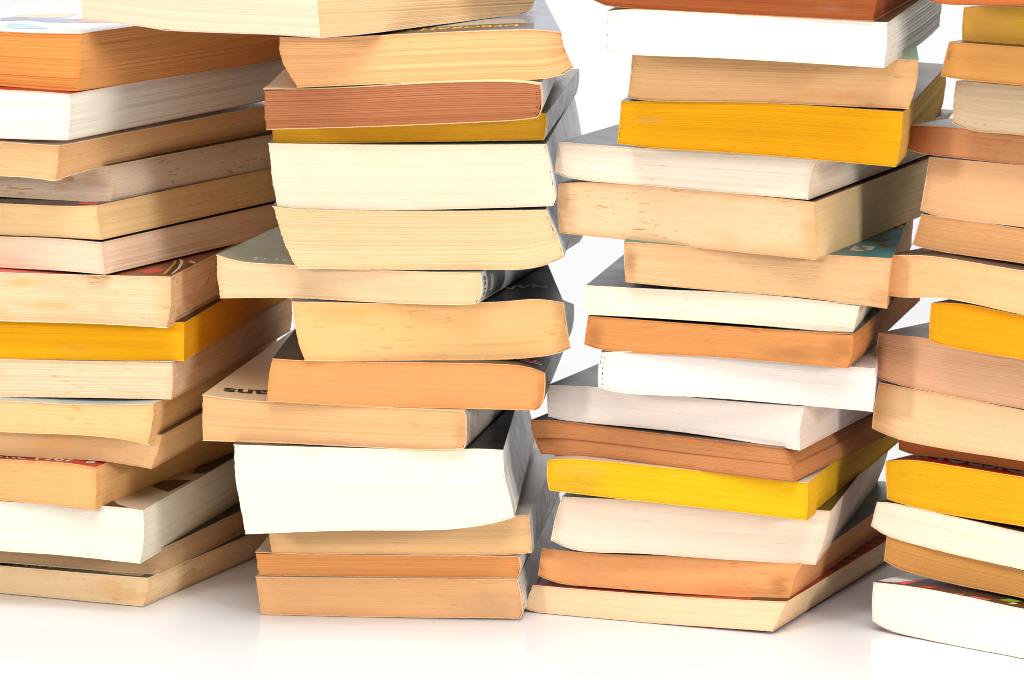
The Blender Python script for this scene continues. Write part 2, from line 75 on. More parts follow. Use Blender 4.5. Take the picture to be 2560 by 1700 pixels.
'b8':dict(at=(-0.03506,0.05581,0.09103),yaw=-4.420,depth=176.0,top=[(-52.78,19.49),(-47.38,19.12),(-41.97,18.86),(-36.55,18.72),(-31.13,18.66),(-25.71,18.63),(-20.30,18.63),(-14.88,18.64),(-9.46,18.65),(-4.04,18.65),(1.38,18.64),(6.79,18.62),(12.21,18.62),(17.63,18.63),(23.05,18.63),(28.46,18.60),(33.88,18.51),(39.30,18.31),(44.70,18.00),(50.02,17.02),(55.06,15.04)],bottom=[(-55.06,2.12),(-49.75,1.90),(-44.44,1.68),(-39.13,1.47),(-33.82,1.27),(-28.51,1.09),(-23.20,0.93),(-17.88,0.80),(-12.57,0.70),(-7.26,0.62),(-1.94,0.56),(3.37,0.51),(8.69,0.47),(14.00,0.43),(19.32,0.38),(24.63,0.32),(29.94,0.26),(35.26,0.20),(40.57,0.13),(45.89,0.07),(51.20,0.00)],left=[(-52.78,19.49),(-53.37,17.37),(-53.90,15.23),(-54.33,13.08),(-54.64,10.90),(-54.83,8.71),(-54.94,6.51),(-55.01,4.32),(-55.06,2.12)],right=[(55.06,15.04),(55.17,12.98),(55.22,10.91),(55.16,8.84),(54.94,6.78),(54.64,4.74),(54.12,2.74),(52.98,1.04),(51.20,0.00)]),
'b7':dict(at=(-0.03622,0.06008,0.10964),yaw=3.067,depth=176.0,top=[(-54.96,24.01),(-49.60,23.85),(-44.24,23.70),(-38.88,23.55),(-33.52,23.41),(-28.16,23.28),(-22.80,23.15),(-17.44,23.03),(-12.08,22.94),(-6.72,22.91),(-1.36,22.91),(4.01,22.92),(9.37,22.96),(14.73,23.03),(20.09,23.12),(25.45,23.26),(30.80,23.54),(36.14,24.07),(41.49,24.28),(46.83,23.75),(52.10,22.77)],bottom=[(-50.22,0.31),(-44.93,0.26),(-39.64,0.21),(-34.35,0.17),(-29.06,0.13),(-23.78,0.10),(-18.49,0.08),(-13.20,0.07),(-7.91,0.07),(-2.62,0.06),(2.67,0.04),(7.96,0.01),(13.24,0.00),(18.53,0.01),(23.82,0.05),(29.11,0.17),(34.39,0.40),(39.67,0.77),(44.92,1.36),(50.08,2.48),(54.96,4.52)],left=[(-54.96,24.01),(-54.74,20.98),(-54.44,17.96),(-54.06,14.94),(-53.63,11.93),(-53.10,8.94),(-52.38,5.99),(-51.38,3.11),(-50.22,0.31)],right=[(52.10,22.77),(52.40,20.48),(52.72,18.19),(53.04,15.90),(53.36,13.61),(53.70,11.33),(54.06,9.05),(54.49,6.78),(54.96,4.52)]),
'b6':dict(at=(-0.04342,0.05769,0.13251),yaw=-14.000,depth=176.0,top=[(-53.79,17.43),(-48.61,15.95),(-43.29,15.07),(-37.91,14.72),(-32.51,14.60),(-27.12,14.53),(-21.72,14.41),(-16.33,14.25),(-10.94,14.11),(-5.55,13.97),(-0.15,13.86),(5.24,13.77),(10.64,13.71),(16.03,13.68),(21.43,13.68),(26.82,13.70),(32.22,13.74),(37.61,13.79),(43.01,13.86),(48.40,13.93),(53.79,14.00)],bottom=[(-52.50,0.00),(-47.25,0.29),(-42.01,0.57),(-36.76,0.81),(-31.51,1.01),(-26.26,1.15),(-21.01,1.20),(-15.76,1.18),(-10.50,1.09),(-5.25,0.99),(0.00,0.90),(5.25,0.84),(10.51,0.79),(15.76,0.75),(21.01,0.72),(26.27,0.70),(31.52,0.71),(36.77,0.77),(42.02,0.87),(47.27,1.08),(52.48,1.73)],left=[(-53.79,17.43),(-53.91,15.24),(-53.99,13.04),(-54.02,10.85),(-53.94,8.65),(-53.74,6.47),(-53.40,4.30),(-52.97,2.14),(-52.50,0.00)],right=[(53.79,14.00),(54.37,12.49),(54.70,10.90),(54.81,9.29),(54.80,7.66),(54.62,6.05),(54.14,4.51),(53.38,3.08),(52.48,1.73)]),
'b5':dict(at=(-0.03200,0.05286,0.14689),yaw=-3.000,depth=176.0,top=[(-57.22,24.86),(-51.90,24.15),(-46.55,23.83),(-41.19,23.67),(-35.82,23.56),(-30.46,23.48),(-25.10,23.43),(-19.73,23.40),(-14.37,23.38),(-9.01,23.37),(-3.64,23.37),(1.72,23.39),(7.09,23.41),(12.45,23.45),(17.81,23.51),(23.18,23.59),(28.54,23.69),(33.90,23.81),(39.26,23.93),(44.63,24.07),(49.99,24.21)],bottom=[(-47.71,0.03),(-42.41,0.02),(-37.12,0.01),(-31.83,0.00),(-26.53,0.00),(-21.24,0.01),(-15.95,0.02),(-10.65,0.03),(-5.36,0.05),(-0.07,0.06),(5.22,0.09),(10.52,0.11),(15.81,0.15),(21.10,0.19),(26.40,0.26),(31.69,0.25),(36.98,0.25),(42.27,0.57),(47.46,1.57),(52.49,3.21),(57.22,5.58)],left=[(-57.22,24.86),(-56.23,21.67),(-55.24,18.49),(-54.24,15.30),(-53.30,12.10),(-52.26,8.93),(-50.95,5.87),(-49.39,2.92),(-47.71,0.03)],right=[(49.99,24.21),(50.95,21.90),(51.92,19.59),(52.90,17.29),(53.95,15.01),(54.99,12.74),(55.88,10.40),(56.60,8.00),(57.22,5.58)]),
'b4':dict(at=(-0.03301,0.05286,0.17038),yaw=-4.292,depth=176.0,top=[(-55.76,25.99),(-50.32,25.94),(-44.88,25.90),(-39.44,25.86),(-34.00,25.83),(-28.56,25.81),(-23.12,25.80),(-17.68,25.79),(-12.24,25.80),(-6.80,25.82),(-1.36,25.86),(4.08,25.91),(9.52,25.97),(14.96,26.04),(20.40,26.11),(25.84,26.19),(31.28,26.28),(36.72,26.37),(42.16,26.47),(47.60,26.57),(53.04,26.66)],bottom=[(-52.54,0.34),(-47.12,0.26),(-41.71,0.18),(-36.29,0.11),(-30.87,0.06),(-25.45,0.02),(-20.04,0.00),(-14.62,0.01),(-9.20,0.05),(-3.78,0.12),(1.63,0.23),(7.05,0.38),(12.46,0.55),(17.88,0.74),(23.29,0.94),(28.70,1.15),(34.12,1.36),(39.53,1.58),(44.94,1.81),(50.35,2.07),(55.76,2.33)],left=[(-55.76,25.99),(-55.51,22.76),(-55.24,19.54),(-54.93,16.32),(-54.56,13.11),(-54.12,9.91),(-53.63,6.71),(-53.09,3.52),(-52.54,0.34)],right=[(53.04,26.66),(53.73,23.61),(54.39,20.55),(54.99,17.48),(55.57,14.41),(56.11,11.33),(56.57,8.23),(56.89,5.12),(55.76,2.33)]),
'b3':dict(at=(-0.03286,0.05077,0.19591),yaw=-5.143,depth=167.8,top=[(-54.07,11.58),(-48.66,11.62),(-43.25,11.67),(-37.85,11.72),(-32.44,11.77),(-27.03,11.83),(-21.63,11.88),(-16.22,11.94),(-10.81,12.01),(-5.41,12.07),(0.00,12.14),(5.41,12.22),(10.82,12.30),(16.22,12.38),(21.63,12.46),(27.04,12.54),(32.44,12.63),(37.85,12.71),(43.26,12.80),(48.66,12.89),(54.07,12.98)],bottom=[(-53.56,0.00),(-48.23,0.11),(-42.90,0.21),(-37.58,0.32),(-32.25,0.43),(-26.92,0.54),(-21.59,0.65),(-16.26,0.77),(-10.93,0.88),(-5.61,1.01),(-0.28,1.13),(5.05,1.26),(10.38,1.39),(15.71,1.52),(21.04,1.65),(26.36,1.78),(31.69,1.92),(37.02,2.06),(42.35,2.19),(47.68,2.33),(53.00,2.47)],left=[(-54.07,11.58),(-53.97,10.13),(-53.88,8.68),(-53.80,7.24),(-53.72,5.79),(-53.66,4.34),(-53.62,2.90),(-53.59,1.45),(-53.56,0.00)],right=[(54.07,12.98),(54.15,11.65),(54.21,10.32),(54.22,8.99),(54.14,7.66),(53.96,6.34),(53.69,5.04),(53.36,3.75),(53.00,2.47)]),
'b2':dict(at=(-0.03680,0.00740,0.20715),yaw=-3.246,depth=176.0,top=[(-52.77,15.16),(-47.49,15.37),(-42.21,15.58),(-36.92,15.80),(-31.64,16.03),(-26.36,16.27),(-21.08,16.52),(-15.81,16.80),(-10.53,17.12),(-5.25,17.46),(0.02,17.80),(5.30,18.12),(10.57,18.42),(15.85,18.67),(21.13,18.85),(26.42,18.98),(31.70,19.07),(36.99,19.10),(42.27,19.03),(47.55,18.74),(52.77,17.91)],bottom=[(-51.73,0.00),(-46.56,0.16),(-41.38,0.32),(-36.21,0.49),(-31.04,0.66),(-25.86,0.83),(-20.69,1.01),(-15.52,1.21),(-10.34,1.41),(-5.17,1.63),(-0.00,1.86),(5.17,2.10),(10.34,2.36),(15.51,2.62),(20.68,2.88),(25.85,3.15),(31.02,3.40),(36.19,3.65),(41.35,3.98),(46.50,4.52),(51.62,5.30)],left=[(-52.77,15.16),(-52.65,13.27),(-52.54,11.37),(-52.42,9.47),(-52.29,7.58),(-52.15,5.68),(-52.01,3.79),(-51.87,1.89),(-51.73,0.00)],right=[(52.77,17.91),(53.18,16.32),(53.39,14.69),(53.48,13.05),(53.51,11.41),(53.44,9.77),(53.20,8.15),(52.56,6.64),(51.62,5.30)]),
'b1':dict(at=(-0.03570,0.00992,0.22351),yaw=2.259,depth=176.0,top=[(-55.74,19.38),(-50.40,19.15),(-45.06,19.00),(-39.71,18.96),(-34.36,19.07),(-29.02,19.29),(-23.68,19.56),(-18.34,19.84),(-13.00,20.08),(-7.66,20.31),(-2.32,20.54),(3.02,20.77),(8.36,21.00),(13.70,21.21),(19.05,21.42),(24.39,21.59),(29.73,21.73),(35.08,21.84),(40.43,21.82),(45.76,21.45),(51.05,20.72)],bottom=[(-49.34,0.00),(-44.03,0.22),(-38.72,0.43),(-33.41,0.65),(-28.10,0.86),(-22.79,1.06),(-17.49,1.26),(-12.18,1.45),(-6.87,1.64),(-1.56,1.82),(3.75,2.00),(9.06,2.18),(14.37,2.35),(19.68,2.50),(24.99,2.65),(30.30,2.74),(35.62,2.68),(40.93,2.67),(46.22,3.15),(51.38,4.35),(55.74,7.27)],left=[(-55.74,19.38),(-56.07,16.77),(-56.02,14.15),(-55.44,11.59),(-54.53,9.12),(-53.44,6.73),(-52.17,4.43),(-50.78,2.20),(-49.34,0.00)],right=[(51.05,20.72),(51.29,18.94),(51.65,17.19),(52.16,15.47),(52.75,13.78),(53.39,12.11),(54.10,10.46),(54.89,8.85),(55.74,7.27)]),
'b0':dict(at=(-0.08086,-0.01901,0.24455),yaw=50.082,depth=125.6,top=[(-62.49,25.53),(-56.24,25.28),(-49.99,25.04),(-43.75,24.80),(-37.50,24.57),(-31.25,24.36),(-25.00,24.15),(-18.75,23.95),(-12.51,23.76),(-6.26,23.58),(-0.01,23.40),(6.24,23.24),(12.49,23.07),(18.74,22.91),(24.99,22.75),(31.24,22.60),(37.49,22.44),(43.74,22.29),(49.99,22.14),(56.24,21.99),(62.49,21.84)],bottom=[(-60.62,0.36),(-54.79,0.23),(-48.97,0.11),(-43.14,0.03),(-37.31,0.00),(-31.49,0.02),(-25.66,0.08),(-19.83,0.17),(-14.01,0.26),(-8.18,0.35),(-2.35,0.42),(3.47,0.49),(9.30,0.56),(15.13,0.63),(20.95,0.69),(26.78,0.75),(32.61,0.79),(38.44,0.82),(44.26,0.82),(50.09,0.81),(55.92,0.79)],left=[(-62.49,25.53),(-62.46,22.37),(-62.39,19.22),(-62.26,16.06),(-62.04,12.91),(-61.74,9.77),(-61.39,6.63),(-61.01,3.49),(-60.62,0.36)],right=[(62.49,21.84),(64.78,19.28),(65.23,15.76),(65.30,12.20),(65.18,8.64),(64.87,5.09),(62.83,2.46),(59.42,1.45),(55.92,0.79)]),
'c15':dict(at=(0.09084,0.06708,0.00050),yaw=-22.537,depth=176.0,top=[(-52.60,11.10),(-47.16,11.10),(-41.72,11.11),(-36.28,11.12),(-30.85,11.15),(-25.41,11.19),(-19.97,11.24),(-14.53,11.30),(-9.10,11.37),(-3.66,11.45),(1.78,11.54),(7.21,11.64),(12.65,11.77),(18.09,11.92),(23.52,12.09),(28.96,12.29),(34.39,12.50),(39.82,12.74),(45.25,12.98),(50.69,13.23),(56.12,13.49)],bottom=[(-56.12,1.16),(-51.14,-0.20),(-45.83,-0.20),(-40.49,-0.20),(-35.16,-0.20),(-29.82,-0.20),(-24.49,-0.20),(-19.15,-0.20),(-13.81,-0.20),(-8.47,-0.20),(-3.13,-0.20),(2.20,-0.12),(7.54,-0.01),(12.88,0.09),(18.22,0.20),(23.55,0.31),(28.89,0.41),(34.23,0.52),(39.57,0.63),(44.91,0.74),(50.24,0.85)],left=[(-52.60,11.10),(-53.10,9.88),(-53.59,8.66),(-54.07,7.43),(-54.53,6.19),(-54.95,4.94),(-55.36,3.69),(-55.74,2.43),(-56.12,1.16)],right=[(56.12,13.49),(55.42,11.89),(54.72,10.30),(54.00,8.71),(53.27,7.13),(52.52,5.56),(51.77,3.99),(51.01,2.42),(50.24,0.85)]),
'c14':dict(at=(0.09233,0.07025,0.01245),yaw=-19.612,depth=176.0,top=[(-53.62,14.59),(-48.17,14.34),(-42.71,14.14),(-37.25,14.04),(-31.80,14.03),(-26.34,14.12),(-20.88,14.28),(-15.42,14.48),(-9.97,14.68),(-4.51,14.90),(0.94,15.10),(6.40,15.28),(11.86,15.41),(17.31,15.51),(22.77,15.60),(28.23,15.66),(33.69,15.72),(39.15,15.76),(44.61,15.80),(50.07,15.83),(55.53,15.86)],bottom=[(-55.53,3.21),(-50.51,1.44),(-45.30,0.39),(-39.99,0.05),(-34.66,0.03),(-29.34,0.07),(-24.01,0.05),(-18.69,0.01),(-13.37,0.00),(-8.04,0.02),(-2.72,0.05),(2.61,0.11),(7.93,0.17),(13.25,0.25),(18.58,0.33),(23.90,0.42),(29.22,0.51),(34.55,0.60),(39.87,0.70),(45.19,0.80),(50.52,0.90)],left=[(-53.62,14.59),(-53.87,13.17),(-54.11,11.75),(-54.35,10.32),(-54.59,8.90),(-54.82,7.48),(-55.06,6.06),(-55.29,4.64),(-55.53,3.21)],right=[(55.53,15.86),(54.61,14.10),(53.74,12.32),(52.96,10.49),(52.31,8.62),(51.78,6.71),(51.32,4.78),(50.91,2.85),(50.52,0.90)]),
'c13':dict(at=(0.09001,0.06522,0.02804),yaw=-12.567,depth=176.0,top=[(-51.99,23.16),(-46.57,23.13),(-41.14,23.10),(-35.71,23.07),(-30.28,23.03),(-24.85,22.98),(-19.42,22.92),(-13.99,22.84),(-8.56,22.73),(-3.13,22.62),(2.29,22.51),(7.72,22.39),(13.15,22.29),(18.58,22.19),(24.01,22.12),(29.44,22.08),(34.87,22.06),(40.30,22.05),(45.73,22.05),(51.15,22.07),(56.58,22.09)],bottom=[(-56.58,5.04),(-51.66,2.82),(-46.45,1.42),(-41.07,0.95),(-35.67,0.93),(-30.27,1.08),(-24.87,1.24),(-19.47,1.29),(-14.07,1.19),(-8.67,1.06),(-3.27,0.92),(2.14,0.77),(7.54,0.63),(12.94,0.49),(18.34,0.39),(23.74,0.30),(29.14,0.22),(34.54,0.16),(39.95,0.10),(45.35,0.05),(50.75,0.00)],left=[(-51.99,23.16),(-52.75,20.94),(-53.48,18.72),(-54.16,16.48),(-54.78,14.22),(-55.31,11.94),(-55.77,9.65),(-56.19,7.35),(-56.58,5.04)],right=[(56.58,22.09),(56.17,19.26),(55.69,16.43),(55.12,13.62),(54.46,10.83),(53.70,8.07),(52.81,5.35),(51.81,2.66),(50.75,0.00)]),
'c12':dict(at=(0.09018,0.05226,0.04905),yaw=-16.574,depth=176.0,top=[(-52.97,18.54),(-47.72,19.27),(-42.42,19.60),(-37.12,19.61),(-31.81,19.48),(-26.51,19.27),(-21.21,19.03),(-15.91,18.78),(-10.61,18.52),(-5.31,18.28),(-0.01,18.04),(5.29,17.78),(10.59,17.52),(15.89,17.24),(21.19,16.96),(26.49,16.67),(31.78,16.37),(37.08,16.07),(42.38,15.77),(47.68,15.47),(52.97,15.17)],bottom=[(-52.44,6.23),(-47.18,5.87),(-41.92,5.52),(-36.66,5.19),(-31.40,4.86),(-26.14,4.56),(-20.88,4.28),(-15.62,4.02),(-10.35,3.77),(-5.09,3.51),(0.18,3.25),(5.44,2.97),(10.70,2.67),(15.96,2.36),(21.22,2.04),(26.48,1.71),(31.74,1.37),(37.00,1.03),(42.26,0.69),(47.52,0.35),(52.78,0.00)],left=[(-52.97,18.54),(-53.13,16.99),(-53.26,15.45),(-53.35,13.90),(-53.36,12.35),(-53.27,10.80),(-53.07,9.27),(-52.77,7.74),(-52.44,6.23)],right=[(52.97,15.17),(53.19,13.28),(53.36,11.38),(53.46,9.48),(53.47,7.58),(53.37,5.68),(53.21,3.78),(53.00,1.89),(52.78,0.00)]),
'c11':dict(at=(0.09450,0.05253,0.06511),yaw=-23.963,depth=176.0,top=[(-56.10,16.46),(-50.74,16.99),(-45.36,17.20),(-39.98,17.08),(-34.60,16.80),(-29.22,16.49),(-23.85,16.21),(-18.47,15.99),(-13.09,15.77),(-7.71,15.55),(-2.32,15.34),(3.06,15.13),(8.44,14.91),(13.82,14.71),(19.20,14.50),(24.58,14.29),(29.96,14.09),(35.34,13.89),(40.72,13.69),(46.10,13.50),(51.48,13.31)],bottom=[(-51.55,2.90),(-46.17,3.12),(-40.78,3.32),(-35.40,3.47),(-30.01,3.55),(-24.62,3.54),(-19.24,3.43),(-13.86,3.20),(-8.48,2.90),(-3.10,2.56),(2.27,2.20),(7.65,1.86),(13.03,1.56),(18.41,1.31),(23.79,1.09),(29.17,0.89),(34.56,0.69),(39.94,0.51),(45.33,0.34),(50.71,0.17),(56.10,0.00)],left=[(-56.10,16.46),(-55.81,14.68),(-55.49,12.91),(-55.08,11.16),(-54.56,9.43),(-53.91,7.76),(-53.17,6.11),(-52.37,4.50),(-51.55,2.90)],right=[(51.48,13.31),(52.64,11.91),(53.73,10.45),(54.67,8.90),(55.32,7.21),(55.66,5.43),(55.91,3.63),(56.04,1.82),(56.10,0.00)]),
'c10':dict(at=(0.09814,0.05327,0.07730),yaw=-22.573,depth=176.0,top=[(-54.09,18.96),(-48.69,19.21),(-43.28,19.41),(-37.87,19.53),(-32.46,19.55),(-27.05,19.46),(-21.64,19.29),(-16.23,19.06),(-10.83,18.80),(-5.42,18.54),(-0.01,18.30),(5.39,18.09),(10.80,17.94),(16.21,17.83),(21.62,17.76),(27.04,17.71),(32.45,17.67),(37.86,17.66),(43.27,17.66),(48.68,17.66),(54.09,17.67)],bottom=[(-53.85,6.13),(-48.60,5.24),(-43.28,4.91),(-37.96,4.74),(-32.63,4.64),(-27.31,4.55),(-21.98,4.48),(-16.65,4.39),(-11.33,4.29),(-6.00,4.16),(-0.68,3.98),(4.64,3.73),(9.96,3.43),(15.28,3.08),(20.59,2.70),(25.90,2.30),(31.21,1.87),(36.52,1.42),(41.83,0.95),(47.13,0.48),(52.44,0.00)],left=[(-54.09,18.96),(-54.24,17.35),(-54.37,15.75),(-54.45,14.14),(-54.48,12.53),(-54.42,10.92),(-54.28,9.32),(-54.08,7.72),(-53.85,6.13)],right=[(54.09,17.67),(53.59,15.50),(53.13,13.32),(52.73,11.12),(52.44,8.91),(52.30,6.69),(52.28,4.46),(52.34,2.23),(52.44,0.00)]),
'c9':dict(at=(0.09681,0.04045,0.09354),yaw=-6.000,depth=176.0,top=[(-53.13,21.46),(-47.79,21.99),(-42.42,22.22),(-37.05,22.19),(-31.68,22.04),(-26.31,21.83),(-20.94,21.57),(-15.58,21.29),(-10.21,21.00),(-4.85,20.70),(0.52,20.40),(5.88,20.10),(11.25,19.81),(16.61,19.50),(21.97,19.19),(27.34,18.86),(32.70,18.52),(38.06,18.18),(43.42,17.83),(48.78,17.48),(54.14,17.12)],bottom=[(-54.14,7.80),(-48.99,6.21),(-43.64,5.50),(-38.25,5.18),(-32.86,4.99),(-27.46,4.86),(-22.06,4.74),(-16.66,4.60),(-11.26,4.41),(-5.87,4.15),(-0.48,3.83),(4.91,3.49),(10.30,3.14),(15.69,2.77),(21.08,2.39),(26.46,2.01),(31.85,1.61),(37.23,1.21),(42.62,0.81),(48.00,0.41),(53.39,0.00)],left=[(-53.13,21.46),(-53.43,19.77),(-53.70,18.08),(-53.93,16.38),(-54.10,14.67),(-54.18,12.95),(-54.21,11.24),(-54.19,9.52),(-54.14,7.80)],right=[(54.14,17.12),(54.25,14.98),(54.34,12.83),(54.36,10.68),(54.30,8.54),(54.16,6.40),(53.94,4.26),(53.67,2.13),(53.39,0.00)]),
'c8':dict(at=(0.10155,0.03391,0.11263),yaw=-14.051,depth=176.0,top=[(-51.86,16.62),(-46.60,16.42),(-41.34,16.23),(-36.07,16.04),(-30.81,15.85),(-25.55,15.66),(-20.28,15.48),(-15.02,15.30),(-9.76,15.13),(-4.49,14.96),(0.77,14.80),(6.03,14.64),(11.30,14.49),(16.56,14.34),(21.83,14.19),(27.09,14.04),(32.36,13.90),(37.62,13.75),(42.88,13.61),(48.15,13.47),(53.41,13.33)],bottom=[(-53.41,5.20),(-48.41,3.64),(-43.21,2.92),(-37.96,2.64),(-32.71,2.52),(-27.46,2.48),(-22.21,2.47),(-16.96,2.47),(-11.71,2.46),(-6.45,2.42),(-1.20,2.32),(4.05,2.15),(9.29,1.96),(14.54,1.75),(19.79,1.52),(25.04,1.29),(30.28,1.04),(35.53,0.79),(40.77,0.53),(46.02,0.26),(51.26,0.00)],left=[(-51.86,16.62),(-52.10,15.20),(-52.33,13.78),(-52.55,12.35),(-52.76,10.93),(-52.94,9.50),(-53.11,8.07),(-53.26,6.64),(-53.41,5.20)],right=[(53.41,13.33),(53.49,11.62),(53.53,9.91),(53.47,8.21),(53.28,6.51),(52.93,4.84),(52.44,3.20),(51.87,1.60),(51.26,0.00)]),
'c7':dict(at=(0.09861,0.03592,0.12552),yaw=-11.255,depth=176.0,top=[(-53.47,16.00),(-48.09,15.88),(-42.71,15.76),(-37.33,15.64),(-31.95,15.52),(-26.57,15.40),(-21.19,15.29),(-15.81,15.20),(-10.43,15.15),(-5.04,15.09),(0.34,15.01),(5.72,14.88),(11.10,14.69),(16.47,14.41),(21.84,14.07),(27.21,13.67),(32.57,13.24),(37.94,12.78),(43.30,12.29),(48.65,11.79),(54.01,11.28)],bottom=[(-54.01,4.45),(-48.73,4.34),(-43.45,4.23),(-38.17,4.11),(-32.89,3.98),(-27.61,3.84),(-22.33,3.68),(-17.06,3.51),(-11.78,3.33),(-6.50,3.14),(-1.22,2.94),(4.06,2.72),(9.33,2.48),(14.61,2.22),(19.88,1.95),(25.15,1.65),(30.43,1.34),(35.70,1.01),(40.97,0.68),(46.24,0.34),(51.51,0.00)],left=[(-53.47,16.00),(-53.69,14.57),(-53.89,13.13),(-54.07,11.69),(-54.19,10.24),(-54.25,8.80),(-54.23,7.35),(-54.14,5.90),(-54.01,4.45)],right=[(54.01,11.28),(53.77,9.86),(53.52,8.43),(53.25,7.01),(52.96,5.60),(52.63,4.19),(52.27,2.79),(51.89,1.39),(51.51,0.00)]),
'c6':dict(at=(0.10722,0.03121,0.13586),yaw=-8.000,depth=176.0,top=[(-51.95,24.19),(-46.76,23.92),(-41.57,23.65),(-36.37,23.39),(-31.18,23.13),(-25.99,22.88),(-20.79,22.63),(-15.60,22.40),(-10.40,22.17),(-5.21,21.95),(-0.01,21.73),(5.18,21.51),(10.38,21.30),(15.58,21.09),(20.77,20.88),(25.97,20.68),(31.16,20.48),(36.36,20.30),(41.56,20.12),(46.76,19.94),(51.95,19.77)],bottom=[(-51.19,8.20),(-46.11,7.81),(-41.04,7.41),(-35.96,7.03),(-30.88,6.65),(-25.80,6.29),(-20.72,5.94),(-15.64,5.62),(-10.56,5.32),(-5.48,5.04),(-0.39,4.76),(4.69,4.47),(9.77,4.15),(14.85,3.80),(19.93,3.39),(25.00,2.92),(30.06,2.40),(35.12,1.84),(40.18,1.25),(45.23,0.63),(50.29,0.00)],left=[(-51.95,24.19),(-51.96,22.19),(-51.96,20.19),(-51.93,18.19),(-51.86,16.18),(-51.75,14.18),(-51.59,12.19),(-51.39,10.19),(-51.19,8.20)],right=[(51.95,19.77),(51.70,17.31),(51.46,14.84),(51.23,12.37),(51.01,9.90),(50.81,7.42),(50.62,4.95),(50.45,2.48),(50.29,0.00)]),
'c5':dict(at=(0.10096,0.02999,0.15618),yaw=-22.410,depth=176.0,top=[(-53.32,24.26),(-48.08,24.94),(-42.80,25.34),(-37.52,25.50),(-32.23,25.54),(-26.94,25.51),(-21.65,25.44),(-16.36,25.33),(-11.07,25.21),(-5.78,25.07),(-0.49,24.92),(4.80,24.74),(10.08,24.55),(15.37,24.33),(20.65,24.09),(25.94,23.83),(31.22,23.56),(36.50,23.29),(41.79,23.00),(47.07,22.72),(52.35,22.42)],bottom=[(-52.69,4.73),(-47.38,4.51),(-42.08,4.29),(-36.78,4.07),(-31.48,3.84),(-26.18,3.60),(-20.88,3.36),(-15.58,3.10),(-10.28,2.83),(-4.98,2.55),(0.32,2.28),(5.61,2.01),(10.91,1.76),(16.21,1.52),(21.51,1.28),(26.82,1.06),(32.12,0.84),(37.42,0.63),(42.72,0.42),(48.02,0.21),(53.32,0.00)],left=[(-53.32,24.26),(-53.41,21.82),(-53.48,19.37),(-53.50,16.93),(-53.46,14.48),(-53.35,12.04),(-53.17,9.60),(-52.94,7.16),(-52.69,4.73)],right=[(52.35,22.42),(52.49,19.62),(52.63,16.82),(52.77,14.02),(52.89,11.21),(53.01,8.41),(53.12,5.61),(53.22,2.80),(53.32,0.00)]),
'c4':dict(at=(0.10107,0.02873,0.17947),yaw=-22.461,depth=176.0,top=[(-52.83,17.69),(-47.45,17.51),(-42.06,17.34),(-36.67,17.19),(-31.29,17.06),(-25.90,16.96),(-20.51,16.89),(-15.12,16.87),(-9.73,16.86),(-4.35,16.87),(1.04,16.89),(6.43,16.91),(11.82,16.93),(17.21,16.93),(22.60,16.93),(27.98,16.89),(33.37,16.81),(38.76,16.71),(44.15,16.59),(49.53,16.45),(54.92,16.30)],bottom=[(-54.92,5.35),(-49.90,3.82),(-44.72,3.05),(-39.48,2.71),(-34.23,2.54),(-28.99,2.43),(-23.74,2.33),(-18.49,2.20),(-13.25,2.02),(-8.00,1.83),(-2.76,1.65),(2.49,1.48),(7.73,1.31),(12.98,1.14),(18.23,0.97),(23.47,0.81),(28.72,0.65),(33.96,0.48),(39.21,0.32),(44.45,0.16),(49.70,0.00)],left=[(-52.83,17.69),(-53.15,16.16),(-53.46,14.62),(-53.77,13.09),(-54.05,11.55),(-54.30,10.00),(-54.53,8.45),(-54.73,6.90),(-54.92,5.35)],right=[(54.92,16.30),(53.19,14.89),(51.78,13.17),(51.06,11.07),(50.74,8.86),(50.43,6.65),(50.14,4.44),(49.91,2.22),(49.70,0.00)]),
'c3':dict(at=(0.11050,0.00782,0.19430),yaw=-10.676,depth=178.0,top=[(-53.17,22.92),(-47.78,23.02),(-42.38,23.11),(-36.99,23.19),(-31.59,23.27),(-26.19,23.34),(-20.80,23.38),(-15.40,23.41),(-10.01,23.42),(-4.61,23.39),(0.79,23.32),(6.18,23.21),(11.58,23.05),(16.97,22.86),(22.36,22.64),(27.75,22.41),(33.14,22.19),(38.53,21.95),(43.92,21.70),(49.31,21.42),(54.70,21.14)],bottom=[(-54.70,6.68),(-49.39,5.97),(-44.07,5.44),(-38.73,5.07),(-33.38,4.81),(-28.03,4.60),(-22.68,4.41),(-17.33,4.22),(-11.98,4.02),(-6.63,3.79),(-1.28,3.52),(4.07,3.21),(9.41,2.89),(14.75,2.56),(20.10,2.21),(25.44,1.86),(30.78,1.50),(36.12,1.13),(41.46,0.75),(46.80,0.38),(52.15,0.00)],left=[(-53.17,22.92),(-53.34,20.89),(-53.50,18.86),(-53.68,16.83),(-53.86,14.79),(-54.06,12.76),(-54.27,10.73),(-54.48,8.71),(-54.70,6.68)],right=[(54.70,21.14),(54.65,18.47),(54.57,15.80),(54.42,13.14),(54.16,10.48),(53.77,7.84),(53.28,5.22),(52.73,2.60),(52.15,0.00)]),
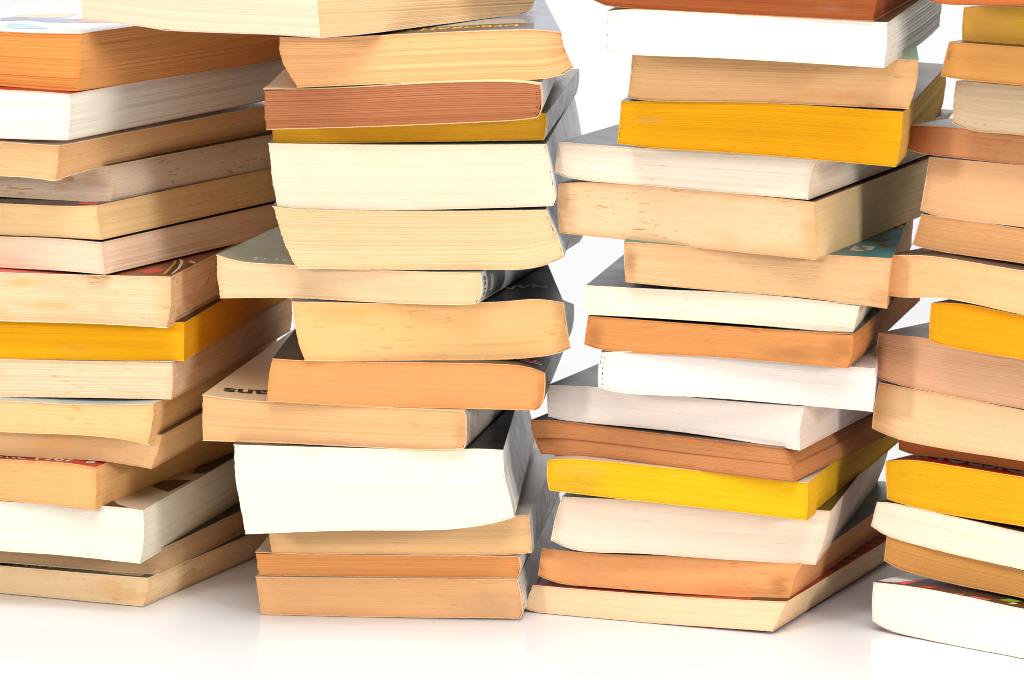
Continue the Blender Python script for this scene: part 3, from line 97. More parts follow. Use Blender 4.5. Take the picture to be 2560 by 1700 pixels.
'c2':dict(at=(0.10484,0.00423,0.21616),yaw=-4.000,depth=176.0,top=[(-53.11,21.31),(-47.71,21.13),(-42.31,20.96),(-36.91,20.79),(-31.51,20.62),(-26.10,20.46),(-20.70,20.30),(-15.30,20.15),(-9.90,20.01),(-4.50,19.87),(0.91,19.75),(6.31,19.62),(11.71,19.51),(17.12,19.39),(22.52,19.28),(27.92,19.18),(33.33,19.08),(38.73,18.97),(44.13,18.87),(49.54,18.78),(54.94,18.68)],bottom=[(-54.94,3.60),(-49.71,2.56),(-44.39,2.27),(-39.05,2.16),(-33.72,2.12),(-28.38,2.10),(-23.04,2.09),(-17.71,2.07),(-12.37,2.02),(-7.03,1.93),(-1.70,1.79),(3.63,1.65),(8.97,1.49),(14.30,1.32),(19.64,1.14),(24.97,0.96),(30.30,0.77),(35.64,0.58),(40.97,0.39),(46.30,0.20),(51.63,0.00)],left=[(-53.11,21.31),(-53.28,19.09),(-53.46,16.87),(-53.64,14.65),(-53.85,12.43),(-54.09,10.22),(-54.35,8.01),(-54.64,5.80),(-54.94,3.60)],right=[(54.94,18.68),(54.92,16.29),(54.85,13.90),(54.67,11.52),(54.33,9.16),(53.81,6.83),(53.15,4.53),(52.41,2.26),(51.63,0.00)]),
'c1':dict(at=(0.10496,-0.02872,0.23557),yaw=-12.029,depth=172.5,top=[(-52.82,19.06),(-47.58,19.74),(-42.30,19.94),(-37.01,19.89),(-31.73,19.75),(-26.44,19.57),(-21.16,19.37),(-15.88,19.18),(-10.59,19.01),(-5.31,18.85),(-0.02,18.69),(5.26,18.52),(10.55,18.35),(15.83,18.18),(21.12,18.00),(26.40,17.82),(31.69,17.64),(36.97,17.46),(42.25,17.27),(47.54,17.09),(52.82,16.91)],bottom=[(-52.70,3.92),(-47.52,3.25),(-42.31,2.87),(-37.09,2.70),(-31.86,2.63),(-26.63,2.58),(-21.41,2.54),(-16.18,2.47),(-10.96,2.36),(-5.73,2.21),(-0.51,2.04),(4.72,1.86),(9.94,1.67),(15.16,1.48),(20.39,1.28),(25.61,1.07),(30.83,0.86),(36.05,0.65),(41.27,0.43),(46.50,0.22),(51.72,0.00)],left=[(-52.82,19.06),(-52.89,17.17),(-52.95,15.28),(-52.99,13.38),(-53.00,11.49),(-52.97,9.60),(-52.90,7.70),(-52.81,5.81),(-52.70,3.92)],right=[(52.82,16.91),(52.81,14.79),(52.79,12.67),(52.74,10.55),(52.64,8.43),(52.48,6.31),(52.26,4.21),(52.00,2.10),(51.72,0.00)]),
'c0':dict(at=(0.10337,-0.02677,0.25286),yaw=-13.742,depth=176.0,top=[(-54.17,18.38),(-48.76,18.09),(-43.34,17.81),(-37.93,17.53),(-32.51,17.25),(-27.10,16.98),(-21.68,16.71),(-16.27,16.46),(-10.85,16.21),(-5.43,15.98),(-0.02,15.76),(5.40,15.55),(10.82,15.34),(16.24,15.15),(21.66,14.96),(27.08,14.77),(32.49,14.59),(37.91,14.41),(43.33,14.24),(48.75,14.07),(54.17,13.89)],bottom=[(-53.45,5.56),(-48.57,3.60),(-43.28,3.10),(-37.98,2.74),(-32.67,2.49),(-27.36,2.31),(-22.04,2.16),(-16.73,2.02),(-11.41,1.88),(-6.10,1.72),(-0.79,1.55),(4.53,1.38),(9.84,1.22),(15.16,1.07),(20.47,0.91),(25.78,0.76),(31.10,0.60),(36.41,0.45),(41.73,0.30),(47.04,0.15),(52.35,0.00)],left=[(-54.17,18.38),(-54.33,16.77),(-54.46,15.16),(-54.53,13.55),(-54.51,11.93),(-54.37,10.32),(-54.12,8.72),(-53.80,7.14),(-53.45,5.56)],right=[(54.17,13.89),(54.05,12.14),(53.92,10.40),(53.75,8.65),(53.54,6.91),(53.28,5.18),(52.99,3.45),(52.68,1.72),(52.35,0.00)]),
'd15':dict(at=(0.24382,0.00234,0.00050),yaw=-42.000,depth=176.0,top=[(-54.86,19.38),(-49.37,19.72),(-43.87,20.02),(-38.38,20.26),(-32.88,20.42),(-27.37,20.47),(-21.87,20.46),(-16.37,20.39),(-10.87,20.31),(-5.37,20.18),(0.13,20.01),(5.63,19.82),(11.13,19.65),(16.63,19.51),(22.13,19.41),(27.63,19.34),(33.13,19.29),(38.64,19.25),(44.14,19.22),(49.64,19.20),(55.14,19.19)],bottom=[(-55.14,3.55),(-49.96,1.60),(-44.52,0.62),(-38.99,0.23),(-33.46,0.06),(-27.92,-0.02),(-22.38,-0.08),(-16.84,-0.19),(-11.30,-0.20),(-5.76,-0.20),(-0.22,-0.20),(5.32,-0.20),(10.86,-0.20),(16.40,-0.20),(21.93,-0.20),(27.47,-0.20),(33.01,-0.20),(38.54,-0.20),(44.08,-0.20),(49.61,-0.20),(55.14,-0.20)],left=[(-54.86,19.38),(-55.08,17.41),(-55.28,15.43),(-55.43,13.46),(-55.50,11.47),(-55.49,9.49),(-55.41,7.51),(-55.29,5.52),(-55.14,3.55)],right=[(55.14,19.19),(54.78,16.57),(54.46,13.94),(54.23,11.31),(54.14,8.67),(54.23,6.03),(54.46,3.39),(54.78,0.77),(55.14,-0.20)]),
'd14':dict(at=(0.24850,0.01054,0.01863),yaw=-41.000,depth=176.0,top=[(-54.36,18.77),(-48.87,18.27),(-43.38,17.78),(-37.88,17.29),(-32.39,16.83),(-26.89,16.39),(-21.39,15.97),(-15.89,15.59),(-10.39,15.23),(-4.88,14.89),(0.62,14.54),(6.13,14.18),(11.63,13.81),(17.13,13.42),(22.63,13.03),(28.13,12.64),(33.63,12.24),(39.13,11.84),(44.64,11.43),(50.14,11.02),(55.64,10.62)],bottom=[(-55.64,8.49),(-50.34,6.72),(-44.84,5.72),(-39.28,5.07),(-33.71,4.57),(-28.13,4.14),(-22.55,3.78),(-16.97,3.55),(-11.37,3.41),(-5.78,3.31),(-0.19,3.22),(5.40,3.09),(10.99,2.89),(16.58,2.61),(22.16,2.30),(27.74,1.96),(33.32,1.60),(38.90,1.21),(44.48,0.82),(50.06,0.41),(55.64,0.00)],left=[(-54.36,18.77),(-54.54,17.49),(-54.72,16.21),(-54.89,14.92),(-55.06,13.64),(-55.22,12.35),(-55.37,11.07),(-55.50,9.78),(-55.64,8.49)],right=[(55.64,10.62),(55.27,9.31),(54.96,7.99),(54.72,6.66),(54.64,5.31),(54.72,3.96),(54.96,2.62),(55.27,1.31),(55.64,0.00)]),
'd13':dict(at=(0.24453,0.01223,0.03030),yaw=-42.000,depth=176.0,top=[(-53.58,20.35),(-48.10,20.88),(-42.60,20.95),(-37.10,20.70),(-31.60,20.38),(-26.10,20.09),(-20.60,19.82),(-15.10,19.54),(-9.60,19.26),(-4.10,18.98),(1.40,18.70),(6.90,18.43),(12.40,18.16),(17.90,17.91),(23.40,17.68),(28.90,17.45),(34.41,17.23),(39.91,17.02),(45.41,16.82),(50.92,16.62),(56.42,16.42)],bottom=[(-56.42,10.17),(-51.21,7.93),(-45.65,6.73),(-40.01,6.05),(-34.35,5.57),(-28.68,5.18),(-23.00,4.81),(-17.33,4.43),(-11.66,4.12),(-5.98,3.87),(-0.30,3.67),(5.38,3.46),(11.06,3.24),(16.74,2.96),(22.41,2.62),(28.09,2.24),(33.76,1.82),(39.42,1.39),(45.09,0.93),(50.75,0.47),(56.42,0.00)],left=[(-53.58,20.35),(-53.94,19.08),(-54.31,17.81),(-54.67,16.54),(-55.03,15.27),(-55.38,13.99),(-55.73,12.72),(-56.08,11.44),(-56.42,10.17)],right=[(56.42,16.42),(56.05,14.38),(55.73,12.34),(55.51,10.28),(55.42,8.21),(55.51,6.14),(55.73,4.08),(56.05,2.04),(56.42,0.00)]),
'd12':dict(at=(0.24784,0.01078,0.04873),yaw=-40.000,depth=176.0,top=[(-55.61,19.08),(-50.16,20.26),(-44.65,21.06),(-39.09,21.40),(-33.52,21.46),(-27.95,21.40),(-22.38,21.33),(-16.81,21.29),(-11.24,21.23),(-5.67,21.14),(-0.10,21.05),(5.47,20.99),(11.04,20.98),(16.62,21.02),(22.19,21.08),(27.76,21.16),(33.33,21.26),(38.90,21.37),(44.47,21.48),(50.04,21.60),(55.61,21.73)],bottom=[(-54.39,3.78),(-48.93,3.09),(-43.46,2.47),(-37.97,1.98),(-32.48,1.64),(-26.97,1.45),(-21.47,1.37),(-15.96,1.35),(-10.45,1.36),(-4.95,1.38),(0.56,1.39),(6.07,1.37),(11.57,1.29),(17.08,1.17),(22.58,1.04),(28.09,0.89),(33.59,0.73),(39.10,0.55),(44.60,0.37),(50.10,0.19),(55.61,0.00)],left=[(-55.61,19.08),(-55.55,17.16),(-55.47,15.24),(-55.37,13.32),(-55.23,11.41),(-55.05,9.50),(-54.85,7.59),(-54.63,5.68),(-54.39,3.78)],right=[(55.61,21.73),(55.24,19.02),(54.92,16.31),(54.69,13.59),(54.61,10.86),(54.69,8.14),(54.92,5.42),(55.24,2.71),(55.61,0.00)]),
'd11':dict(at=(0.25356,0.01484,0.06985),yaw=-41.000,depth=176.0,top=[(-55.15,5.48),(-49.63,5.41),(-44.12,5.34),(-38.60,5.29),(-33.09,5.27),(-27.57,5.28),(-22.06,5.31),(-16.54,5.37),(-11.03,5.43),(-5.52,5.49),(-0.00,5.55),(5.51,5.59),(11.03,5.62),(16.54,5.65),(22.06,5.67),(27.57,5.69),(33.09,5.71),(38.60,5.73),(44.12,5.75),(49.63,5.76),(55.15,5.78)],bottom=[(-54.85,1.67),(-49.44,0.70),(-43.94,0.65),(-38.44,0.86),(-32.94,1.08),(-27.43,1.18),(-21.93,1.17),(-16.42,1.11),(-10.92,1.02),(-5.41,0.92),(0.09,0.82),(5.60,0.73),(11.10,0.66),(16.61,0.58),(22.11,0.50),(27.62,0.41),(33.12,0.33),(38.63,0.25),(44.13,0.17),(49.64,0.08),(55.15,0.00)],left=[(-55.15,5.48),(-55.11,5.01),(-55.07,4.53),(-55.04,4.05),(-55.00,3.58),(-54.96,3.10),(-54.93,2.62),(-54.89,2.15),(-54.85,1.67)],right=[(55.15,5.78),(54.79,5.09),(54.48,4.38),(54.24,3.65),(54.15,2.89),(54.24,2.12),(54.48,1.39),(54.79,0.69),(55.15,0.00)]),
'd10':dict(at=(0.24315,0.01042,0.07470),yaw=-40.000,depth=176.0,top=[(-53.40,25.34),(-47.90,25.06),(-42.40,24.79),(-36.90,24.52),(-31.40,24.24),(-25.90,23.98),(-20.40,23.71),(-14.90,23.45),(-9.40,23.19),(-3.90,22.93),(1.60,22.67),(7.10,22.41),(12.60,22.16),(18.10,21.89),(23.60,21.63),(29.10,21.37),(34.60,21.11),(40.10,20.84),(45.60,20.58),(51.10,20.31),(56.60,20.05)],bottom=[(-56.60,6.46),(-51.12,4.95),(-45.56,3.79),(-39.92,3.10),(-34.26,2.72),(-28.58,2.50),(-22.90,2.32),(-17.22,2.15),(-11.54,2.07),(-5.86,2.04),(-0.17,2.02),(5.51,1.99),(11.19,1.92),(16.87,1.79),(22.55,1.60),(28.23,1.38),(33.90,1.14),(39.58,0.87),(45.25,0.59),(50.93,0.30),(56.60,0.00)],left=[(-53.40,25.34),(-53.97,23.01),(-54.52,20.68),(-55.03,18.33),(-55.49,15.98),(-55.86,13.61),(-56.16,11.23),(-56.40,8.85),(-56.60,6.46)],right=[(56.60,20.05),(56.24,17.56),(55.92,15.05),(55.69,12.54),(55.60,10.03),(55.69,7.51),(55.92,5.00),(56.24,2.49),(56.60,0.00)]),
'd9':dict(at=(0.24323,0.01020,0.09461),yaw=-40.000,depth=176.0,top=[(-54.20,25.18),(-48.70,25.32),(-43.21,25.44),(-37.70,25.52),(-32.20,25.56),(-26.70,25.54),(-21.20,25.46),(-15.70,25.34),(-10.20,25.20),(-4.70,25.05),(0.79,24.89),(6.29,24.75),(11.79,24.62),(17.29,24.51),(22.79,24.43),(28.29,24.34),(33.79,24.27),(39.29,24.20),(44.79,24.14),(50.30,24.08),(55.80,24.02)],bottom=[(-55.80,8.28),(-50.49,6.51),(-44.95,5.61),(-39.38,5.05),(-33.79,4.62),(-28.19,4.26),(-22.59,3.93),(-16.99,3.63),(-11.39,3.34),(-5.79,3.14),(-0.19,3.01),(5.42,2.89),(11.03,2.74),(16.63,2.50),(22.23,2.20),(27.82,1.88),(33.42,1.53),(39.02,1.16),(44.61,0.78),(50.20,0.39),(55.80,0.00)],left=[(-54.20,25.18),(-54.59,23.09),(-54.95,20.99),(-55.26,18.89),(-55.50,16.78),(-55.65,14.66),(-55.74,12.53),(-55.78,10.41),(-55.80,8.28)],right=[(55.80,24.02),(55.43,21.03),(55.11,18.03),(54.88,15.02),(54.80,12.01),(54.88,9.00),(55.11,5.99),(55.43,2.99),(55.80,0.00)]),
'd8':dict(at=(0.26094,-0.02626,0.11580),yaw=-40.000,depth=176.0,top=[(-54.63,21.62),(-49.16,22.31),(-43.68,22.76),(-38.17,22.86),(-32.67,22.62),(-27.18,22.22),(-21.69,21.79),(-16.19,21.41),(-10.69,21.14),(-5.19,20.93),(0.32,20.75),(5.82,20.59),(11.32,20.44),(16.83,20.31),(22.34,20.18),(27.84,20.06),(33.35,19.95),(38.85,19.84),(44.36,19.73),(49.87,19.63),(55.37,19.52)],bottom=[(-55.37,6.76),(-49.92,5.72),(-44.40,5.15),(-38.86,4.84),(-33.31,4.64),(-27.76,4.47),(-22.22,4.31),(-16.67,4.11),(-11.12,3.86),(-5.58,3.58),(-0.04,3.28),(5.50,2.97),(11.05,2.66),(16.59,2.34),(22.13,2.01),(27.67,1.68),(33.21,1.35),(38.75,1.01),(44.29,0.68),(49.83,0.34),(55.37,0.00)],left=[(-54.63,21.62),(-54.84,19.77),(-55.04,17.92),(-55.21,16.07),(-55.34,14.21),(-55.41,12.35),(-55.43,10.49),(-55.41,8.63),(-55.37,6.76)],right=[(55.37,19.52),(55.01,17.10),(54.69,14.66),(54.46,12.22),(54.37,9.76),(54.46,7.31),(54.69,4.86),(55.01,2.43),(55.37,0.00)]),
'd7':dict(at=(0.24275,-0.01340,0.13544),yaw=-40.000,depth=176.0,top=[(-54.60,18.69),(-49.14,19.41),(-43.66,19.96),(-38.17,20.40),(-32.67,20.64),(-27.17,20.64),(-21.66,20.48),(-16.16,20.25),(-10.66,19.99),(-5.16,19.72),(0.34,19.46),(5.84,19.23),(11.35,19.07),(16.85,18.96),(22.36,18.88),(27.86,18.83),(33.37,18.79),(38.88,18.77),(44.38,18.76),(49.89,18.76),(55.40,18.76)],bottom=[(-55.40,4.38),(-50.00,3.10),(-44.45,3.12),(-38.91,3.62),(-33.38,4.17),(-27.84,4.56),(-22.28,4.62),(-16.73,4.38),(-11.18,3.97),(-5.64,3.47),(-0.11,2.95),(5.43,2.46),(10.97,2.05),(16.52,1.73),(22.07,1.44),(27.63,1.17),(33.18,0.91),(38.73,0.67),(44.29,0.44),(49.84,0.22),(55.40,0.00)],left=[(-54.60,18.69),(-54.74,16.91),(-54.88,15.12),(-55.01,13.33),(-55.13,11.54),(-55.23,9.76),(-55.30,7.96),(-55.36,6.17),(-55.40,4.38)],right=[(55.40,18.76),(55.03,16.42),(54.71,14.09),(54.48,11.74),(54.40,9.38),(54.48,7.02),(54.71,4.67),(55.03,2.33),(55.40,0.00)]),
'd6':dict(at=(0.25488,-0.01320,0.15274),yaw=-38.000,depth=176.0,top=[(-52.98,18.33),(-47.48,18.16),(-41.98,17.99),(-36.48,17.81),(-30.98,17.61),(-25.48,17.40),(-19.98,17.14),(-14.48,16.87),(-8.98,16.61),(-3.48,16.37),(2.02,16.13),(7.52,15.90),(13.02,15.67),(18.52,15.44),(24.02,15.21),(29.52,14.99),(35.02,14.76),(40.52,14.54),(46.02,14.31),(51.52,14.09),(57.02,13.87)],bottom=[(-57.02,5.98),(-51.39,4.99),(-45.71,4.43),(-40.00,4.13),(-34.29,3.92),(-28.58,3.75),(-22.87,3.60),(-17.16,3.44),(-11.45,3.26),(-5.75,3.03),(-0.04,2.78),(5.67,2.52),(11.37,2.26),(17.08,1.99),(22.78,1.71),(28.49,1.43),(34.20,1.15),(39.90,0.86),(45.61,0.58),(51.31,0.29),(57.02,0.00)],left=[(-52.98,18.33),(-53.45,16.77),(-53.92,15.22),(-54.40,13.67),(-54.88,12.12),(-55.38,10.57),(-55.90,9.03),(-56.45,7.50),(-57.02,5.98)],right=[(57.02,13.87),(56.65,12.15),(56.33,10.42),(56.10,8.68),(56.02,6.93),(56.10,5.18),(56.33,3.44),(56.65,1.72),(57.02,0.00)]),
'd5':dict(at=(0.25752,-0.01531,0.16680),yaw=-38.000,depth=176.0,top=[(-53.14,26.76),(-47.64,26.76),(-42.14,26.77),(-36.64,26.77),(-31.14,26.77),(-25.64,26.77),(-20.14,26.77),(-14.64,26.78),(-9.14,26.78),(-3.64,26.78),(1.86,26.78),(7.36,26.78),(12.86,26.79),(18.36,26.79),(23.86,26.79),(29.36,26.79),(34.86,26.80),(40.36,26.80),(45.86,26.80),(51.36,26.80),(56.86,26.80)],bottom=[(-56.86,5.73),(-51.33,4.38),(-45.65,3.89),(-39.96,3.64),(-34.26,3.43),(-28.57,3.32),(-22.87,3.25),(-17.17,3.16),(-11.47,3.02),(-5.77,2.83),(-0.08,2.62),(5.62,2.39),(11.31,2.15),(17.01,1.90),(22.70,1.64),(28.39,1.37),(34.09,1.10),(39.78,0.83),(45.47,0.55),(51.17,0.28),(56.86,0.00)],left=[(-53.14,26.76),(-53.57,24.13),(-54.01,21.49),(-54.46,18.86),(-54.92,16.23),(-55.39,13.60),(-55.87,10.98),(-56.36,8.35),(-56.86,5.73)],right=[(56.86,26.80),(56.49,23.46),(56.17,20.12),(55.95,16.76),(55.86,13.40),(55.95,10.04),(56.17,6.69),(56.49,3.34),(56.86,0.00)]),
'd4':dict(at=(0.25172,-0.02109,0.19305),yaw=-40.000,depth=176.0,top=[(-54.43,13.20),(-48.93,13.42),(-43.44,13.62),(-37.94,13.76),(-32.44,13.84),(-26.94,13.82),(-21.44,13.70),(-15.94,13.51),(-10.44,13.31),(-4.94,13.15),(0.56,13.03),(6.06,12.94),(11.56,12.87),(17.06,12.81),(22.56,12.75),(28.06,12.70),(33.56,12.66),(39.07,12.61),(44.57,12.58),(50.07,12.54),(55.57,12.50)],bottom=[(-55.57,3.78),(-50.14,2.62),(-44.58,2.32),(-39.02,2.21),(-33.45,2.13),(-27.89,2.03),(-22.32,1.95),(-16.76,1.90),(-11.19,1.86),(-5.63,1.78),(-0.06,1.68),(5.50,1.55),(11.07,1.40),(16.63,1.24),(22.19,1.08),(27.76,0.91),(33.32,0.73),(38.88,0.55),(44.44,0.37),(50.01,0.18),(55.57,0.00)],left=[(-54.43,13.20),(-54.65,12.04),(-54.86,10.87),(-55.06,9.69),(-55.23,8.52),(-55.36,7.34),(-55.45,6.15),(-55.52,4.96),(-55.57,3.78)],right=[(55.57,12.50),(55.21,10.96),(54.89,9.40),(54.66,7.83),(54.57,6.25),(54.66,4.67),(54.89,3.10),(55.21,1.54),(55.57,0.00)]),
'd3':dict(at=(0.26552,-0.04684,0.20308),yaw=-38.000,depth=176.0,top=[(-54.36,23.31),(-48.86,23.34),(-43.36,23.36),(-37.86,23.37),(-32.36,23.35),(-26.86,23.32),(-21.36,23.30),(-15.86,23.29),(-10.36,23.28),(-4.86,23.28),(0.64,23.27),(6.14,23.26),(11.64,23.26),(17.14,23.25),(22.64,23.24),(28.14,23.24),(33.64,23.23),(39.14,23.23),(44.64,23.22),(50.14,23.22),(55.64,23.22)],bottom=[(-55.64,7.23),(-50.37,5.39),(-44.84,4.64),(-39.25,4.60),(-33.66,4.72),(-28.07,4.77),(-22.48,4.63),(-16.90,4.40),(-11.31,4.13),(-5.73,3.84),(-0.15,3.53),(5.43,3.21),(11.01,2.88),(16.59,2.53),(22.17,2.18),(27.75,1.83),(33.33,1.47),(38.91,1.10),(44.49,0.74),(50.06,0.37),(55.64,0.00)],left=[(-54.36,23.31),(-54.70,21.32),(-55.02,19.32),(-55.28,17.32),(-55.46,15.31),(-55.56,13.29),(-55.61,11.27),(-55.64,9.25),(-55.64,7.23)],right=[(55.64,23.22),(55.28,20.32),(54.96,17.43),(54.73,14.52),(54.64,11.61),(54.73,8.69),(54.96,5.79),(55.28,2.89),(55.64,0.00)]),
'd2':dict(at=(0.26074,-0.05661,0.22573),yaw=-38.000,depth=176.0,top=[(-53.17,16.57),(-47.67,16.56),(-42.17,16.55),(-36.67,16.53),(-31.17,16.52),(-25.67,16.51),(-20.17,16.49),(-14.67,16.48),(-9.17,16.47),(-3.67,16.45),(1.83,16.44),(7.33,16.43),(12.83,16.41),(18.33,16.40),(23.83,16.39),(29.33,16.37),(34.83,16.36),(40.33,16.35),(45.83,16.33),(51.33,16.32),(56.83,16.31)],bottom=[(-56.83,3.33),(-51.16,2.83),(-45.48,2.52),(-39.80,2.39),(-34.12,2.32),(-28.43,2.25),(-22.75,2.16),(-17.06,2.04),(-11.38,1.90),(-5.69,1.75),(-0.01,1.60),(5.67,1.45),(11.36,1.30),(17.04,1.14),(22.73,0.98),(28.41,0.82),(34.09,0.65),(39.78,0.49),(45.46,0.33),(51.14,0.16),(56.83,0.00)],left=[(-53.17,16.57),(-53.69,14.94),(-54.20,13.30),(-54.70,11.65),(-55.16,10.00),(-55.60,8.34),(-56.02,6.67),(-56.43,5.00),(-56.83,3.33)],right=[(56.83,16.31),(56.46,14.28),(56.14,12.25),(55.91,10.21),(55.83,8.15),(55.91,6.10),(56.14,4.06),(56.46,2.02),(56.83,0.00)]),
'd1':dict(at=(0.26562,-0.04908,0.24211),yaw=-35.000,depth=176.0,top=[(-54.78,12.81),(-49.31,13.43),(-43.82,13.93),(-38.32,14.21),(-32.81,14.34),(-27.30,14.57),(-21.80,14.84),(-16.30,15.12),(-10.80,15.42),(-5.29,15.72),(0.21,16.03),(5.71,16.34),(11.21,16.65),(16.71,16.97),(22.21,17.29),(27.71,17.61),(33.21,17.93),(38.71,18.25),(44.21,18.57),(49.72,18.89),(55.22,19.21)],bottom=[(-55.22,0.30),(-49.70,0.19),(-44.17,0.11),(-38.65,0.10),(-33.13,0.15),(-27.61,0.17),(-22.09,0.17),(-16.57,0.17),(-11.04,0.16),(-5.52,0.15),(-0.00,0.14),(5.52,0.13),(11.04,0.12),(16.56,0.11),(22.09,0.09),(27.61,0.08),(33.13,0.06),(38.65,0.05),(44.17,0.03),(49.69,0.02),(55.22,0.00)],left=[(-54.78,12.81),(-54.95,11.25),(-55.10,9.69),(-55.23,8.13),(-55.32,6.57),(-55.35,5.00),(-55.33,3.43),(-55.28,1.87),(-55.22,0.30)],right=[(55.22,19.21),(54.85,16.82),(54.53,14.43),(54.30,12.02),(54.22,9.61),(54.30,7.19),(54.53,4.79),(54.85,2.39),(55.22,0.00)]),
'd0':dict(at=(0.24472,-0.07188,0.25910),yaw=-30.000,depth=176.0,top=[(-55.57,14.32),(-50.01,14.39),(-44.46,14.46),(-38.90,14.52),(-33.34,14.59),(-27.78,14.66),(-22.23,14.73),(-16.67,14.80),(-11.11,14.87),(-5.56,14.94),(-0.00,15.00),(5.56,15.07),(11.11,15.14),(16.67,15.21),(22.23,15.28),(27.78,15.34),(33.34,15.41),(38.90,15.48),(44.46,15.55),(50.01,15.61),(55.57,15.68)],bottom=[(-54.43,1.35),(-49.07,0.16),(-43.56,0.00),(-38.06,0.14),(-32.55,0.37),(-27.05,0.61),(-21.55,0.81),(-16.04,0.94),(-10.53,0.99),(-5.02,1.03),(0.49,1.05),(5.99,1.06),(11.50,1.06),(17.01,1.06),(22.52,1.05),(28.03,1.03),(33.54,1.01),(39.04,0.99),(44.55,0.97),(50.06,0.94),(55.57,0.92)],left=[(-55.57,14.32),(-55.81,12.68),(-56.01,11.03),(-56.13,9.38),(-56.13,7.72),(-55.95,6.07),(-55.56,4.46),(-55.03,2.89),(-54.43,1.35)],right=[(55.57,15.68),(55.21,13.85),(54.89,12.01),(54.66,10.16),(54.57,8.30),(54.66,6.44),(54.89,4.58),(55.21,2.75),(55.57,0.92)])}
